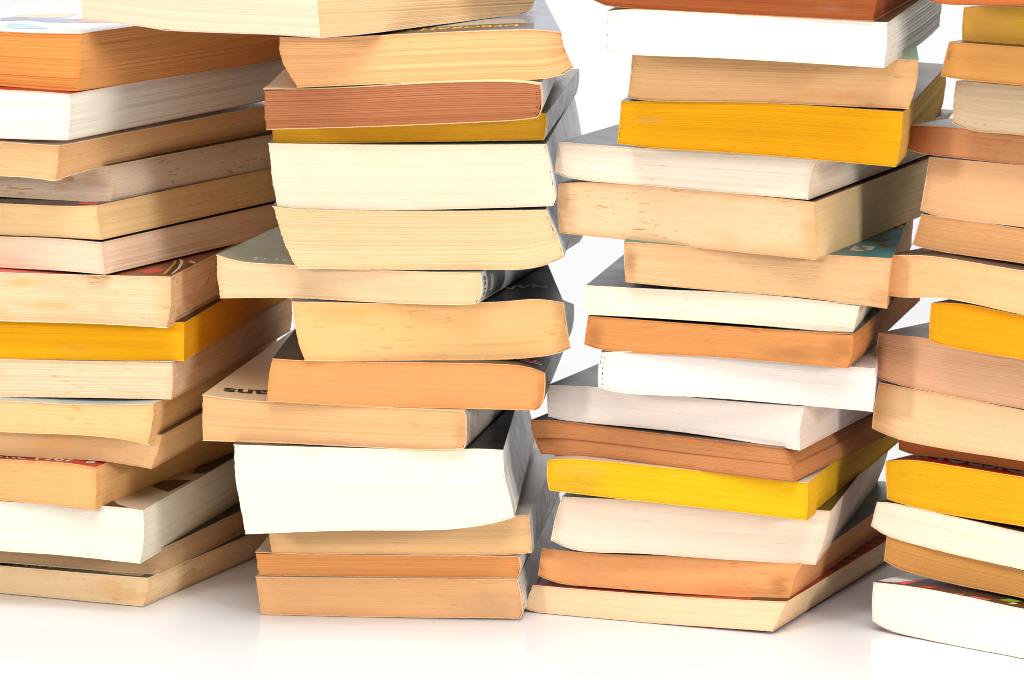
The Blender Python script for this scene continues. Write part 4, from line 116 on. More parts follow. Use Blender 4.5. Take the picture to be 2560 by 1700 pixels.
PRINTS=[
('b1', 'poly', 'band', [(-21.18, -87.89), (40.78, -83.74), (41.88, -62.53), (-12.91, -71.06)], {'name': 'printed_band'}),
('b1', 'poly', 'greypaper', [(-6.37, -68.41), (39.1, -62.68), (38.17, -45.89), (13.9, -41.66)], {'name': 'printed_panel'}),
('b1', 'text', 'yellow', [(-13.02, -78.83), (35.02, -74.63), (35.27, -68.45), (-11.3, -71.83)], {'txt': 'DEBORAH GI', 'flip': 1}),
('b6', 'text', 'whitepaint', [(-40.67, -83.02), (-23.42, -81.63), (-24.96, -74.23), (-42.43, -74.04)], {'txt': 'ord', 'flip': 1}),
('b9', 'text', 'blackink', [(-47.68, -75.74), (-29.34, -73.74), (-31.12, -63.84), (-48.82, -68.4)], {'txt': 'ans', 'flip': 1, 'bold': 1}),
('b7', 'text', 'whitepaint', [(27.15, -59.53), (47.41, -58.3), (48.32, -49.68), (29.46, -51.64)], {'txt': 'MAN', 'flip': 1, 'bold': 1}),
('b7', 'poly', 'rustbrown', [(30.71, -49.71), (42.11, -51.12), (43.0, -39.19), (31.9, -41.54)], {'name': 'printed_art'}),
('b7', 'poly', 'rustbrown', [(44.67, -49.86), (47.84, -45.1), (48.09, -37.73), (45.6, -37.54)], {'name': 'printed_art'}),
('b8', 'oval', 'red', [(43.42, -76.4), (51.77, -72.02), (50.58, -78.56), (45.06, -69.11)], {'txt': "J'ai", 'flip': 1}),
('a12', 'text', 'whitepaint', [(6.61, -86.52), (22.92, -85.98), (19.03, -77.61), (2.39, -77.69)], {'txt': 'ORE'}),
('a12', 'text', 'whitepaint', [(27.91, -87.31), (44.83, -86.12), (41.89, -76.89), (24.1, -77.39)], {'txt': '1967'}),
('a12', 'text', 'whitepaint', [(49.34, -84.94), (52.44, -82.21), (50.41, -74.7), (46.35, -76.84)], {'txt': '&'}),
('a15', 'text', 'cream', [(-6.66, -85.17), (13.14, -84.57), (9.9, -75.02), (-10.55, -74.31)], {'txt': 'Policier'}),
('a15', 'poly', 'greypaper', [(36.67, -85.71), (51.91, -86.87), (52.83, -80.19), (36.0, -80.25)], {'name': 'printed_panel'}),
('c6', 'poly', 'whitepaint', [(34.59, -73.85), (39.71, -74.49), (40.74, -72.0), (36.53, -71.12), (37.46, -61.39), (35.92, -61.99)], {'name': 'printed_emblem'}),
('c6', 'poly', 'whitepaint', [(41.18, -71.57), (43.12, -70.18), (44.17, -60.16), (39.43, -58.77), (38.15, -60.59), (40.18, -61.67), (41.96, -62.05)], {'name': 'printed_emblem'}),
('c6', 'poly', 'whitepaint', [(32.73, -65.63), (33.5, -64.66), (34.47, -65.21), (33.94, -68.45), (34.06, -66.03)], {'name': 'printed_emblem'}),
('c6', 'poly', 'brickred', [(39.85, -43.46), (45.54, -46.02), (49.04, -38.64), (46.71, -37.47), (40.55, -41.16)], {'name': 'printed_art'}),
('c6', 'poly', 'brickred', [(49.86, -55.79), (53.23, -56.16), (55.18, -47.88), (52.14, -46.97)], {'name': 'printed_art'}),
('c6', 'poly', 'brickred', [(49.87, -33.57), (56.72, -34.85), (57.4, -26.56), (51.97, -30.74)], {'name': 'printed_art'}),
('c6', 'poly', 'brickred', [(47.41, -7.55), (50.74, -9.09), (52.2, -4.4), (48.48, -2.93)], {'name': 'printed_art'}),
('c6', 'poly', 'rustbrown', [(43.61, -54.12), (47.68, -59.91), (50.03, -52.39), (45.35, -52.13)], {'name': 'printed_art'}),
('c6', 'poly', 'ochre', [(48.07, -2.38), (51.14, -2.63), (52.34, 3.38), (49.17, 5.11)], {'name': 'printed_art'}),
('d12', 'text', 'greypaper', [(-44.13, -83.53), (7.41, -83.81), (-1.11, -68.83), (-56.75, -61.09)], {'txt': 'DISPONI', 'flip': 1, 'bold': 1}),
('a7', 'oval', 'red', [(39.89, -78.65), (47.46, -81.3), (48.32, -69.84), (42.02, -69.24)], {'txt': ''}),
('a7', 'poly', 'ochre', [(51.13, -83.02), (52.21, -82.12), (50.27, -68.8), (47.65, -52.3), (45.88, -44.78), (43.9, -41.94), (46.11, -49.42), (48.75, -65.97)], {'name': 'printed_art'}),
('a7', 'poly', 'sepiadark', [(52.29, -82.41), (54.23, -82.12), (52.01, -65.5), (48.96, -50.56), (44.77, -40.24), (47.87, -52.26), (50.49, -68.77)], {'name': 'printed_art'}),
('a7', 'poly', 'cream', [(54.34, -82.11), (54.8, -78.74), (53.1, -63.82), (50.17, -50.38), (48.3, -44.43), (45.21, -39.39), (48.96, -50.56), (52.23, -65.47)], {'name': 'printed_art'}),
('a7', 'poly', 'sepiadark', [(51.59, -52.5), (56.59, -58.67), (57.03, -55.5), (53.13, -49.96)], {'name': 'printed_art'}),
('a7', 'poly', 'cream', [(51.6, -47.07), (57.04, -52.41), (55.11, -48.9), (51.38, -43.99)], {'name': 'printed_art'}),
('a7', 'poly', 'pinkred', [(-18.05, -88.57), (14.76, -87.64), (2.14, -78.36), (-22.28, -76.09)], {'name': 'printed_panel'}),
('a10', 'oval', 'red', [(0.35, -78.42), (7.68, -79.99), (7.33, -75.84), (0.62, -75.3)], {'txt': ''}),
('c3', 'oval', 'red', [(41.81, -86.98), (50.31, -83.96), (49.66, -74.5), (41.87, -78.29)], {'txt': ''}),
('a5', 'poly', 'red', [(40.38, -77.75), (52.38, -82.59), (49.59, -74.18), (38.29, -70.89)], {'name': 'printed_panel'}),
('d15', 'poly', 'whitegloss', [(-55.35, -85.97), (-46.54, -85.29), (-39.01, -70.69), (-46.54, -44.64), (-61.47, -54.98)], {'name': 'printed_panel'}),
('d15', 'poly', 'red', [(-46.54, -85.29), (-40.38, -87.08), (-38.78, -75.24), (-38.84, -70.91)], {'name': 'printed_art'}),
('d15', 'poly', 'red', [(-32.85, -88.63), (-27.99, -86.66), (-26.0, -81.71), (-31.99, -85.55)], {'name': 'printed_art'}),
('d15', 'poly', 'red', [(-27.72, -89.13), (-25.51, -89.54), (-25.66, -88.08)], {'name': 'printed_art'}),
('d15', 'poly', 'pinkred', [(-14.32, -90.62), (-10.98, -89.65), (-11.57, -86.31), (-15.26, -86.83)], {'name': 'printed_art'}),
('d15', 'poly', 'pinkred', [(-7.89, -89.6), (0.31, -89.32), (1.59, -85.57), (-7.61, -86.17)], {'name': 'printed_art'}),
('d15', 'poly', 'leafgreen', [(3.14, -83.86), (9.43, -83.16), (11.06, -78.59), (4.67, -78.73)], {'name': 'printed_art'}),
('d15', 'poly', 'leafgreen', [(2.56, -90.71), (6.18, -90.59), (6.22, -88.53), (2.28, -89.48)], {'name': 'printed_art'}),
('d15', 'poly', 'whitepaint', [(9.35, -86.04), (12.21, -84.03), (11.75, -82.97), (9.79, -83.24)], {'name': 'printed_art'}),
('c15', 'poly', 'sepiadark', [(30, -20.0), (57, -25.0), (57, -19.5), (30, -15.0)], {'name': 'printed_stripe'}),
('c15', 'poly', 'sepiadark', [(30, -9.0), (57, -14.0), (57, -8.5), (30, -4.0)], {'name': 'printed_stripe'}),
('c15', 'poly', 'sepiadark', [(30, 2.0), (57, -3.0), (57, 2.5), (30, 7.0)], {'name': 'printed_stripe'}),
('c15', 'poly', 'sepiadark', [(30, 13.0), (57, 8.0), (57, 13.5), (30, 18.0)], {'name': 'printed_stripe'}),
('c15', 'poly', 'sepiadark', [(30, 24.0), (57, 19.0), (57, 24.5), (30, 29.0)], {'name': 'printed_stripe'}),
('c15', 'poly', 'sepiadark', [(30, 35.0), (57, 30.0), (57, 35.5), (30, 40.0)], {'name': 'printed_stripe'}),
('c15', 'poly', 'sepiadark', [(30, 46.0), (57, 41.0), (57, 46.5), (30, 51.0)], {'name': 'printed_stripe'}),
('c15', 'poly', 'sepiadark', [(30, 57.0), (57, 52.0), (57, 57.5), (30, 62.0)], {'name': 'printed_stripe'}),
('c15', 'poly', 'sepiadark', [(-10.77, -86.76), (-0.72, -86.91), (-1.78, -80.06), (-11.86, -79.9)], {'name': 'printed_stripe'}),
('c15', 'poly', 'sepiadark', [(40.76, -88.09), (56.87, -89.09), (55.35, -78.22), (38.74, -76.03)], {'name': 'printed_stripe'}),
('a13', 'poly', 'sepiadark', [(38.8, -87.54), (49.45, -86.87), (43.66, -82.91), (39.34, -77.03)], {'name': 'printed_art'}),
('a13', 'poly', 'sepiadark', [(43.2, -41.57), (47.25, -46.74), (53.66, -50.79), (54.47, -24.31), (48.44, -26.27), (43.98, -32.71)], {'name': 'printed_art'}),
('a13', 'poly', 'sepiadark', [(50.33, -12.28), (56.55, -7.43), (55.04, 41.1), (47.09, 30.52), (47.23, 6.61)], {'name': 'printed_art'}),
('c14', 'poly', 'tealgreen', [(48.88, 12.77), (51.38, 22.5), (45.94, 72.67), (39.11, 72.82)], {'name': 'printed_panel'}),
('c14', 'poly', 'ochregreen', [(46.36, 31.34), (48.57, 38.1), (47.71, 53.07), (44.45, 48.94)], {'name': 'printed_art'}),
('a1', 'poly', 'paleblue', [(-16.4, -42.21), (-4.44, -37.09), (6.96, -43.8), (18.84, -41.9), (14.12, -27.71), (6.89, -25.93), (-12.75, -27.24), (-26.14, -28.56)], {'name': 'printed_art'}),
('a1', 'poly', 'paleteal', [(9.19, -72.31), (22.45, -71.39), (26.99, -66.15), (10.33, -56.49), (-6.08, -49.43)], {'name': 'printed_art'}),
('a1', 'poly', 'palecream', [(-24.08, -26.03), (-4.17, -27.01), (0.67, -17.63), (-7.46, -1.42), (-19.66, -6.54), (-27.59, -14.64)], {'name': 'printed_art'}),
('a1', 'poly', 'palered', [(18.3, -40.14), (30.1, -38.73), (36.67, -34.48), (18.8, -26.08), (11.33, -26.6)], {'name': 'printed_art'})]
BENDS={'b0': {'b': [(0, 0), (25, -0.3), (60, -1.6), (80, -2.2), (92, -1.4), (133, 0)], 't': [(0, 0)]}, 'c1': {'b': [(0, 0), (50, -0.7), (110, -1.6), (150, -1.2), (183, 0)], 't': [(0, 0), (183, 0)]}, 'a3': {'b': [(0, 0), (12, 1.1), (28, 1.8), (176, 1.8)], 't': [(0, 0)]}}

# ------------------------------------------------------------------ helpers
def lin(c):
    return tuple((x / 255 / 12.92 if x / 255 <= 0.04045 else ((x / 255 + 0.055) / 1.055) ** 2.4) for x in c)

class Nodes:
    def __init__(self, name):
        self.m = bpy.data.materials.new(name)
        self.m.use_nodes = True
        self.t = self.m.node_tree
        self.bsdf = self.t.nodes["Principled BSDF"]
    def new(self, kind, **inp):
        n = self.t.nodes.new(kind)
        for k, v in inp.items():
            if k.startswith("_"): setattr(n, k[1:], v)
            else: self.put(n.inputs[k.replace("__", " ")], v)
        return n
    def put(self, sock, v):
        if isinstance(v, bpy.types.NodeSocket): self.t.links.new(v, sock)
        elif isinstance(v, tuple) and sock.type == 'RGBA' and len(v) == 3: sock.default_value = v + (1,)
        else: sock.default_value = v
    def math(self, op, a, b=0.0, clamp=False):
        n = self.t.nodes.new("ShaderNodeMath"); n.operation = op; n.use_clamp = clamp
        self.put(n.inputs[0], a); self.put(n.inputs[1], b)
        return n.outputs[0]
    def mix(self, fac, a, b, mode='MIX'):
        n = self.t.nodes.new("ShaderNodeMix"); n.data_type = 'RGBA'; n.blend_type = mode
        self.put(n.inputs[0], fac); self.put(n.inputs[6], a); self.put(n.inputs[7], b)
        return n.outputs[2]
    def ramp(self, v, lo, hi):
        n = self.t.nodes.new("ShaderNodeMapRange"); n.interpolation_type = 'SMOOTHSTEP'
        self.put(n.inputs[0], v); n.inputs[1].default_value = lo; n.inputs[2].default_value = hi
        return n.outputs[0]
    def scaled(self, vec, s, off=(0, 0, 0)):
        n = self.t.nodes.new("ShaderNodeMapping")
        self.put(n.inputs[0], vec); n.inputs[1].default_value = off; n.inputs[3].default_value = s
        return n.outputs[0]
    def noise(self, vec, scale=1.0, detail=2.0, rough=0.5, dist=0.0):
        n = self.t.nodes.new("ShaderNodeTexNoise")
        self.put(n.inputs["Vector"], vec); n.inputs["Scale"].default_value = scale
        n.inputs["Detail"].default_value = detail; n.inputs["Roughness"].default_value = rough
        n.inputs["Distortion"].default_value = dist
        return n.outputs[0]

def page_material(name, col, seed, freq=1.3, line=0.35, stain=0.3, tone=0.25, edge=None, rough=0.85, side=None, smudge=()):
    """cut paper edges: streaks along every leaf, foxing, toned rims.  UV 'leaf' is in millimetres, UV 'rim' runs 0..1"""
    N = Nodes(name)
    uv = N.new("ShaderNodeUVMap", _uv_map="leaf").outputs[0]
    rim = N.new("ShaderNodeUVMap", _uv_map="rim").outputs[0]
    o = (seed * 13.7 % 91, seed * 7.3 % 83, seed * 3.1 % 71)
    c = tuple(x * 0.94 for x in lin(col))
    dark = (c[0] * 0.70, c[1] * 0.60, c[2] * 0.50)
    lite = tuple(min(0.93, x * 1.10 + 0.012) for x in c)
    brown = (c[0] * 0.66, c[1] * 0.44, c[2] * 0.22)
    leaf = N.noise(N.scaled(uv, (0.0022, freq * 1.5, 1), o), 1.0, 2.0, 0.6)
    fine = N.noise(N.scaled(uv, (0.012, freq * 4.0, 1), o), 1.0, 3.0, 0.65)
    band = N.noise(N.scaled(uv, (0.003, 0.22, 1), o), 1.0, 2.0, 0.5)
    blot = N.noise(N.scaled(uv, (0.035, 0.06, 1), o), 1.0, 3.0, 0.55)
    l1 = N.ramp(leaf, 0.36, 0.66)
    l2 = N.ramp(fine, 0.35, 0.68)
    col1 = N.mix(N.math('MULTIPLY', l1, line * 0.85), c, dark)
    col1 = N.mix(N.math('MULTIPLY', l2, line * 0.45), col1, lite)
    col1 = N.mix(N.math('MULTIPLY', N.ramp(band, 0.40, 0.72), 0.08 + line * 0.2), col1, dark)
    col1 = N.mix(N.math('MULTIPLY', N.ramp(blot, 0.50, 0.78), 0.04 + 0.3 * min(stain, 0.8)), col1, brown)
    # folded gatherings: fine straight ribs, dark furrow between two of them
    if line > 0.3:
        sepu = N.new("ShaderNodeSeparateXYZ", Vector=uv)
        ph = N.math('ADD', N.math('MULTIPLY', sepu.outputs[1], freq * 1.2),
                    N.math('ADD', N.math('MULTIPLY', N.noise(N.scaled(uv, (0.0008, 0.45, 1), o), 1.0, 1.0), 1.6),
                           N.math('MULTIPLY', N.noise(N.scaled(uv, (0.012, 0.3, 1), o), 1.0, 2.0), 0.5)))
        furrow = N.math('ABSOLUTE', N.math('SINE', N.math('MULTIPLY', ph, math.pi)))
        deep = N.math('ADD', 0.35, N.math('MULTIPLY', N.noise(N.scaled(uv, (0.006, freq * 1.1, 1), (o[2], o[0], 0)), 1.0, 2.0), 1.1))
        rib = N.math('MULTIPLY', N.math('SUBTRACT', 1.0, N.ramp(furrow, 0.0, 0.62)), N.math('MULTIPLY', deep, min(1.0, (line - 0.3) * 2.2 + 0.15)), clamp=True)
        col1 = N.mix(rib, col1, (c[0] * 0.62, c[1] * 0.44, c[2] * 0.32))
    # rare open leaves: thin dark slits
    slit = N.noise(N.scaled(uv, (0.05, freq * 2.2, 1), (o[1], o[0], 0)), 1.0, 1.0, 0.4)
    col1 = N.mix(N.math('MULTIPLY', N.ramp(slit, 0.74, 0.79), 0.55), col1, (c[0] * 0.30, c[1] * 0.20, c[2] * 0.14))
    # foxing
    fox = N.noise(N.scaled(uv, (0.13, 0.75, 1), o), 1.0, 4.0, 0.62, 0.3)
    where = N.ramp(N.noise(N.scaled(uv, (0.03, 0.05, 1), (o[2], o[1], 0)), 1.0, 1.0), 0.40, 0.62)
    f = N.math('MULTIPLY', N.ramp(fox, 0.575, 0.665), where)
    col1 = N.mix(N.math('MULTIPLY', f, stain), col1, brown)
    # dust specks
    speck = N.noise(N.scaled(uv, (0.9, 1.6, 1), o), 1.0, 1.0)
    col1 = N.mix(N.math('MULTIPLY', N.ramp(speck, 0.73, 0.78), 0.35), col1, dark)
    # toned rims, as old paper has
    sep = N.new("ShaderNodeSeparateXYZ", Vector=rim)
    wob = N.math('MULTIPLY', N.math('SUBTRACT', N.noise(N.scaled(uv, (0.05, 0.1, 1), o), 1.0, 3.0), 0.5), 0.25)
    dx = N.math('ADD', N.math('MULTIPLY', N.math('ABSOLUTE', N.math('SUBTRACT', sep.outputs[0], 0.5)), 2.0), N.math('MULTIPLY', wob, 0.4))
    dy = N.math('ADD', N.math('MULTIPLY', N.math('ABSOLUTE', N.math('SUBTRACT', sep.outputs[1], 0.5)), 2.0), wob)
    r = N.math('MAXIMUM', N.ramp(dx, 0.93, 1.02), N.ramp(dy, 0.72, 1.06))
    col1 = N.mix(N.math('MULTIPLY', r, tone), col1, brown)
    # handled corners, old damp stains, darker ends, and shadow painted on c5's left end, each with its own place on the block
    for sx0, sy0, rx, ry, scol, amt in smudge:
        ex = N.math('DIVIDE', N.math('SUBTRACT', sep.outputs[0], sx0), rx)
        ey = N.math('DIVIDE', N.math('SUBTRACT', sep.outputs[1], sy0), ry)
        d2 = N.math('SQRT', N.math('ADD', N.math('MULTIPLY', ex, ex), N.math('MULTIPLY', ey, ey)))
        nz = N.noise(N.scaled(uv, (0.10, 0.28, 1), (o[2], o[0], 0)), 1.0, 5.0, 0.65)
        m = N.math('SUBTRACT', 1.0, N.ramp(N.math('ADD', d2, N.math('MULTIPLY', N.math('SUBTRACT', nz, 0.5), 1.8)), 0.0, 1.35))
        if True:   # only on the end that faces the viewer
            sv = N.new("ShaderNodeSeparateXYZ", Vector=uv)
            m = N.math('MULTIPLY', m, N.math('LESS_THAN', sv.outputs[0], 800.0))
        col1 = N.mix(N.math('MULTIPLY', m, amt * 0.62), col1, lin(scol))
    if side:   # the fore-edge has aged differently from the head of the book
        sx = N.new("ShaderNodeSeparateXYZ", Vector=uv)
        col1 = N.mix(N.math('MULTIPLY', N.math('GREATER_THAN', sx.outputs[0], 800.0), 0.72), col1, tuple(x * 0.94 for x in lin(side)))
    if edge:   # a differently tinted stretch beside the spine end (x0, x1 along the rim, colour)
        e = N.ramp(sep.outputs[0], edge[0], edge[1])
        col1 = N.mix(N.math('MULTIPLY', N.math('SUBTRACT', 1.0, e), edge[3] if len(edge) > 3 else 0.8), col1, lin(edge[2]))
    N.put(N.bsdf.inputs["Base Color"], col1)
    N.bsdf.inputs["Roughness"].default_value = rough
    N.bsdf.inputs["Specular IOR Level"].default_value = 0.15
    h = N.math('ADD', N.math('MULTIPLY', leaf, 0.65), N.math('MULTIPLY', fine, 0.35))
    b = N.new("ShaderNodeBump", Strength=min(1.0, 0.06 + line * 0.9), Distance=0.00035, Height=h)
    N.put(N.bsdf.inputs["Normal"], b.outputs[0])
    return N.m

def cover_material(name, col, col2=None, seed=0, rough=0.26, mottled=0.25, scale=0.05, wear=0.35, stretch=1.0):
    """printed card with scuffs; coordinates are millimetres on the cover"""
    N = Nodes(name)
    uv = N.new("ShaderNodeUVMap", _uv_map="leaf").outputs[0]
    o = (seed * 5.7 % 61, seed * 9.1 % 57, 0)
    c = lin(col); c2 = lin(col2) if col2 else tuple(x * 0.55 for x in c)
    n1 = N.noise(N.scaled(uv, (scale, scale * stretch, 1), o), 1.0, 4.0, 0.55, 0.6)
    colr = N.mix(N.math('MULTIPLY', N.ramp(n1, 0.42, 0.62), mottled), c, c2)
    scuff = N.noise(N.scaled(uv, (0.09, 0.9, 1), o), 1.0, 4.0, 0.7)
    scuff2 = N.noise(N.scaled(uv, (0.5, 0.5, 1), o), 1.0, 3.0, 0.7)
    w = N.math('MAXIMUM', N.ramp(scuff, 0.63, 0.74), N.ramp(scuff2, 0.66, 0.76))
    grey = tuple(0.5 * x + 0.22 for x in c)
    colr = N.mix(N.math('MULTIPLY', w, wear), colr, grey)
    N.put(N.bsdf.inputs["Base Color"], colr)
    N.put(N.bsdf.inputs["Roughness"], N.math('ADD', N.math('MULTIPLY', n1, 0.2), rough))
    N.bsdf.inputs["Specular IOR Level"].default_value = 0.32
    b = N.new("ShaderNodeBump", Strength=0.25, Distance=0.0003, Height=scuff2)
    N.put(N.bsdf.inputs["Normal"], b.outputs[0])
    return N.m

def card_edge_material(name, col):
    N = Nodes(name)
    g = N.new("ShaderNodeTexCoord").outputs["Object"]
    n = N.noise(g, 900.0, 2.0)
    N.put(N.bsdf.inputs["Base Color"], N.mix(N.ramp(n, 0.45, 0.75), lin(col), tuple(x * 0.72 for x in lin(col))))
    N.bsdf.inputs["Roughness"].default_value = 0.8
    return N.m

INK = dict(band=(92, 70, 52), greypaper=(178, 168, 152), yellow=(248, 196, 20), whitepaint=(232, 228, 216), blackink=(44, 26, 16),
           rustbrown=(120, 66, 38), red=(214, 44, 34), pinkred=(226, 92, 84), cream=(228, 214, 186), brickred=(122, 48, 40), ochre=(214, 150, 52),
           sepiadark=(52, 32, 22), whitegloss=(236, 230, 224), leafgreen=(128, 158, 28), tealgreen=(52, 92, 78), ochregreen=(112, 112, 40),
           paleblue=(160, 162, 190), paleteal=(178, 208, 210), palecream=(218, 208, 178), palered=(228, 156, 140), magenta=(206, 84, 128),
           glue=(84, 52, 28), greyblue=(150, 156, 166), spinegreen=(92, 104, 92), spinedark=(70, 66, 70))
_ink = {}
def ink(k):
    if k not in _ink:
        N = Nodes("ink_" + k)
        g = N.new("ShaderNodeTexCoord").outputs["Object"]
        n = N.noise(g, 260.0, 4.0, 0.65)
        c = lin(INK[k])
        N.put(N.bsdf.inputs["Base Color"], N.mix(N.ramp(n, 0.5, 0.8), c, tuple(x * 0.72 + 0.02 for x in c)))
        N.bsdf.inputs["Roughness"].default_value = 0.38
        _ink[k] = N.m
    return _ink[k]

MM = 0.001
class Patch:
    """collects separate grid patches into one mesh, with UV 'leaf' (mm) and 'rim' (0..1)"""
    def __init__(self):
        self.v = []; self.f = []; self.uv = []; self.rim = []; self.mat = []; self.smooth = []
    def grid(self, P, UV=None, RIM=None, mat=0, smooth=True, flip=False):
        n, m = len(P), len(P[0]); base = len(self.v)
        for row in P: self.v.extend((x * MM, y * MM, z * MM) for x, y, z in row)
        for j in range(n - 1):
            for i in range(m - 1):
                ids = [(j, i), (j, i + 1), (j + 1, i + 1), (j + 1, i)]
                if flip: ids.reverse()
                self.f.append([base + a * m + b for a, b in ids])
                self.uv.append([(UV[a][b] if UV else (P[a][b][0], P[a][b][1])) for a, b in ids])
                self.rim.append([(RIM[a][b] if RIM else (0.5, 0.5)) for a, b in ids])
                self.mat.append(mat); self.smooth.append(smooth)
    def build(self, name, mats, parent):
        me = bpy.data.meshes.new(name)
        me.from_pydata(self.v, [], self.f)
        a = me.uv_layers.new(name="leaf"); b = me.uv_layers.new(name="rim")
        k = 0
        for fi, f in enumerate(self.f):
            for q in range(len(f)):
                a.data[k].uv = self.uv[fi][q]; b.data[k].uv = self.rim[fi][q]; k += 1
        me.polygons.foreach_set("material_index", self.mat)
        me.polygons.foreach_set("use_smooth", self.smooth)
        for m in mats: me.materials.append(m)
        me.update()
        o = bpy.data.objects.new(name, me); COL.objects.link(o); o.parent = parent
        return o

def interp(x, pts):
    if x <= pts[0][0]: return pts[0][1]
    for (a, b), (c, d) in zip(pts, pts[1:]):
        if x <= c: return b + (d - b) * (x - a) / max(1e-9, c - a)
    return pts[-1][1]
def along(c, t):
    x = min(max(t, 0), 1) * (len(c) - 1); i = min(int(x), len(c) - 2); f = x - i
    return (c[i][0] + (c[i + 1][0] - c[i][0]) * f, c[i][1] + (c[i + 1][1] - c[i][1]) * f)

class Book:
    CARD = 0.31
    def __init__(self, key):
        d = BOOKS[key]; self.key = key; self.d = d
        self.T, self.B, self.Lc, self.Rc = d['top'], d['bottom'], d['left'], d['right']
        self.H = d['depth'] / 2
        self.spine_right = key[0] == 'b'
        bd = BENDS.get(key, {})
        self.bb = bd.get('b', [(0, 0)]); self.bt = bd.get('t', [(0, 0)])
        self.rng = random.Random(hash_key(key))
    def dz(self, y, s):
        v = y + self.H
        return interp(v, self.bb) * (1 - s) + interp(v, self.bt) * s
    def dev(self, c, s):          # departure of an end profile from its chord; s runs bottom to top
        p = along(c, 1 - s); a, b = c[-1], c[0]
        return (p[0] - a[0] - (b[0] - a[0]) * s, p[1] - a[1] - (b[1] - a[1]) * s)
    def section(self, a, s, inset=True):
        t = along(self.T, a); b = along(self.B, a)
        tz, bz = t[1], b[1]
        if inset: tz -= self.CARD; bz += self.CARD
        dl, dr = self.dev(self.Lc, s), self.dev(self.Rc, s)
        u = b[0] + (t[0] - b[0]) * s + (1 - a) * dl[0] + a * dr[0]
        z = bz + (tz - bz) * s + (1 - a) * dl[1] + a * dr[1]
        if inset:
            k = a if self.spine_right else 1 - a
            u += (-0.5 if self.spine_right else 0.5) * k * k
        return u, z
    def top_z(self, u, y):
        T = self.T
        return interp(u, T) + self.dz(y, 1)

def hash_key(k): return sum((i + 3) * 97 * ord(c) for i, c in enumerate(k))

def page_block(B, mat, parent, relief=0.05, crack=None):
    H = B.H; rng = B.rng
    th = max(z for _, z in B.T) - min(z for _, z in B.B)
    th_m = (B.T[10][1] - B.B[10][1])
    n = max(10, min(64, int(th_m / 0.42)))
    na, nv = 36, 12
    du, dy = [], []; wu = wy = 0
    for j in range(n + 1):
        wu = wu * 0.72 + rng.gauss(0, relief); wy = wy * 0.6 + rng.gauss(0, relief * 0.8)
        du.append(wu); dy.append(wy)
    S = [j / n for j in range(n + 1)]
    def offs(a, s, j):
        ou, oy = du[j], dy[j]
        if crack:
            sc, dep = crack
            g = exp(-((s - sc) / 0.03) ** 2)
            oy += dep * g * (0.35 + 0.65 * (1 - a))
            if s > sc: ou -= 0.9; oy += 0.35
        return ou, oy
    P = Patch()
    A = [i / na for i in range(na + 1)]; V = [k / nv for k in range(nv + 1)]
    def row_front(j, sign):
        s = S[j]; r = []
        for i, a in enumerate(A):
            u, z = B.section(a, s); ou, oy = offs(a, s, j)
            y = sign * H + oy
            r.append((u + ou, y, z + B.dz(y, s)))
        return r
    def row_side(j, a):
        s = S[j]; u, z = B.section(a, s); ou, oy = offs(a, s, j); r = []
        for v in V:
            y = -H + oy + v * 2 * H
            r.append((u + ou, y, z + B.dz(y, s)))
        return r
    F = [row_front(j, -1) for j in range(n + 1)]
    UVf = [[(F[j][i][0], S[j] * th_m) for i in range(na + 1)] for j in range(n + 1)]
    RMf = [[(A[i], S[j]) for i in range(na + 1)] for j in range(n + 1)]
    P.grid(F, UVf, RMf, smooth=False)
    K = [row_front(j, 1) for j in range(n + 1)]
    P.grid(K, [[(x + 3000, y) for x, y in r] for r in UVf], RMf, smooth=False, flip=True)
    RMs = [[(V[k], S[j]) for k in range(nv + 1)] for j in range(n + 1)]
    for a, off, fl in ((1.0, 1000, False), (0.0, 2000, True)):
        R = [row_side(j, a) for j in range(n + 1)]
        P.grid(R, [[(off + V[k] * 2 * H, S[j] * th_m) for k in range(nv + 1)] for j in range(n + 1)], RMs, smooth=False, flip=fl)
    for j, fl in ((n, False), (0, True)):
        G = []
        for v in V:
            r = []
            for i, a in enumerate(A):
                x, y0, z0 = F[j][i]; y = y0 + v * 2 * H; u, z = B.section(a, S[j])
                r.append((x, y, z + B.dz(y, S[j])))
            G.append(r)
        P.grid(G, flip=fl)
    return P.build('page_block', [mat], parent)

def sheet(B, outer, inner, s, name, mats, parent, y0, y1, nv=14, jit=0.1, curl=0.0):
    """thin card following a section curve, running the length of the book"""
    rng = B.rng; n = len(outer)
    fore_u = outer[0][0] if B.spine_right else outer[-1][0]
    jy0 = [rng.gauss(0, jit) for _ in range(n)]; jy1 = [rng.gauss(0, jit) for _ in range(n)]
    def surf(c):
        G = []
        for k in range(nv + 1):
            f = k / nv; r = []
            for i, (u, z) in enumerate(c):
                y = (y0 + jy0[i]) * (1 - f) + (y1 + jy1[i]) * f
                ss = s if s is not None else 1 - i / (n - 1)
                lift = curl * exp(-((u - fore_u) / 11.0) ** 2 - ((y - y0) / 13.0) ** 2) if curl else 0.0
                r.append((u, y, z + B.dz(y, ss) + lift))
            G.append(r)
        return G
    O, I = surf(outer), surf(inner)
    P = Patch()
    acc = [0.0]
    for (a, b), (c, d) in zip(outer, outer[1:]): acc.append(acc[-1] + math.hypot(c - a, d - b))
    UV = [[(acc[i], O[k][i][1]) for i in range(n)] for k in range(nv + 1)]
    P.grid(O, UV, None, 0, True)
    P.grid(I, UV, None, 1, True, flip=True)
    P.grid([I[0], O[0]], None, None, 1); P.grid([O[nv], I[nv]], None, None, 1)
    P.grid([[O[k][0] for k in range(nv + 1)], [I[k][0] for k in range(nv + 1)]], None, None, 1)
    P.grid([[I[k][n - 1] for k in range(nv + 1)], [O[k][n - 1] for k in range(nv + 1)]], None, None, 1)
    return P.build(name, mats, parent)

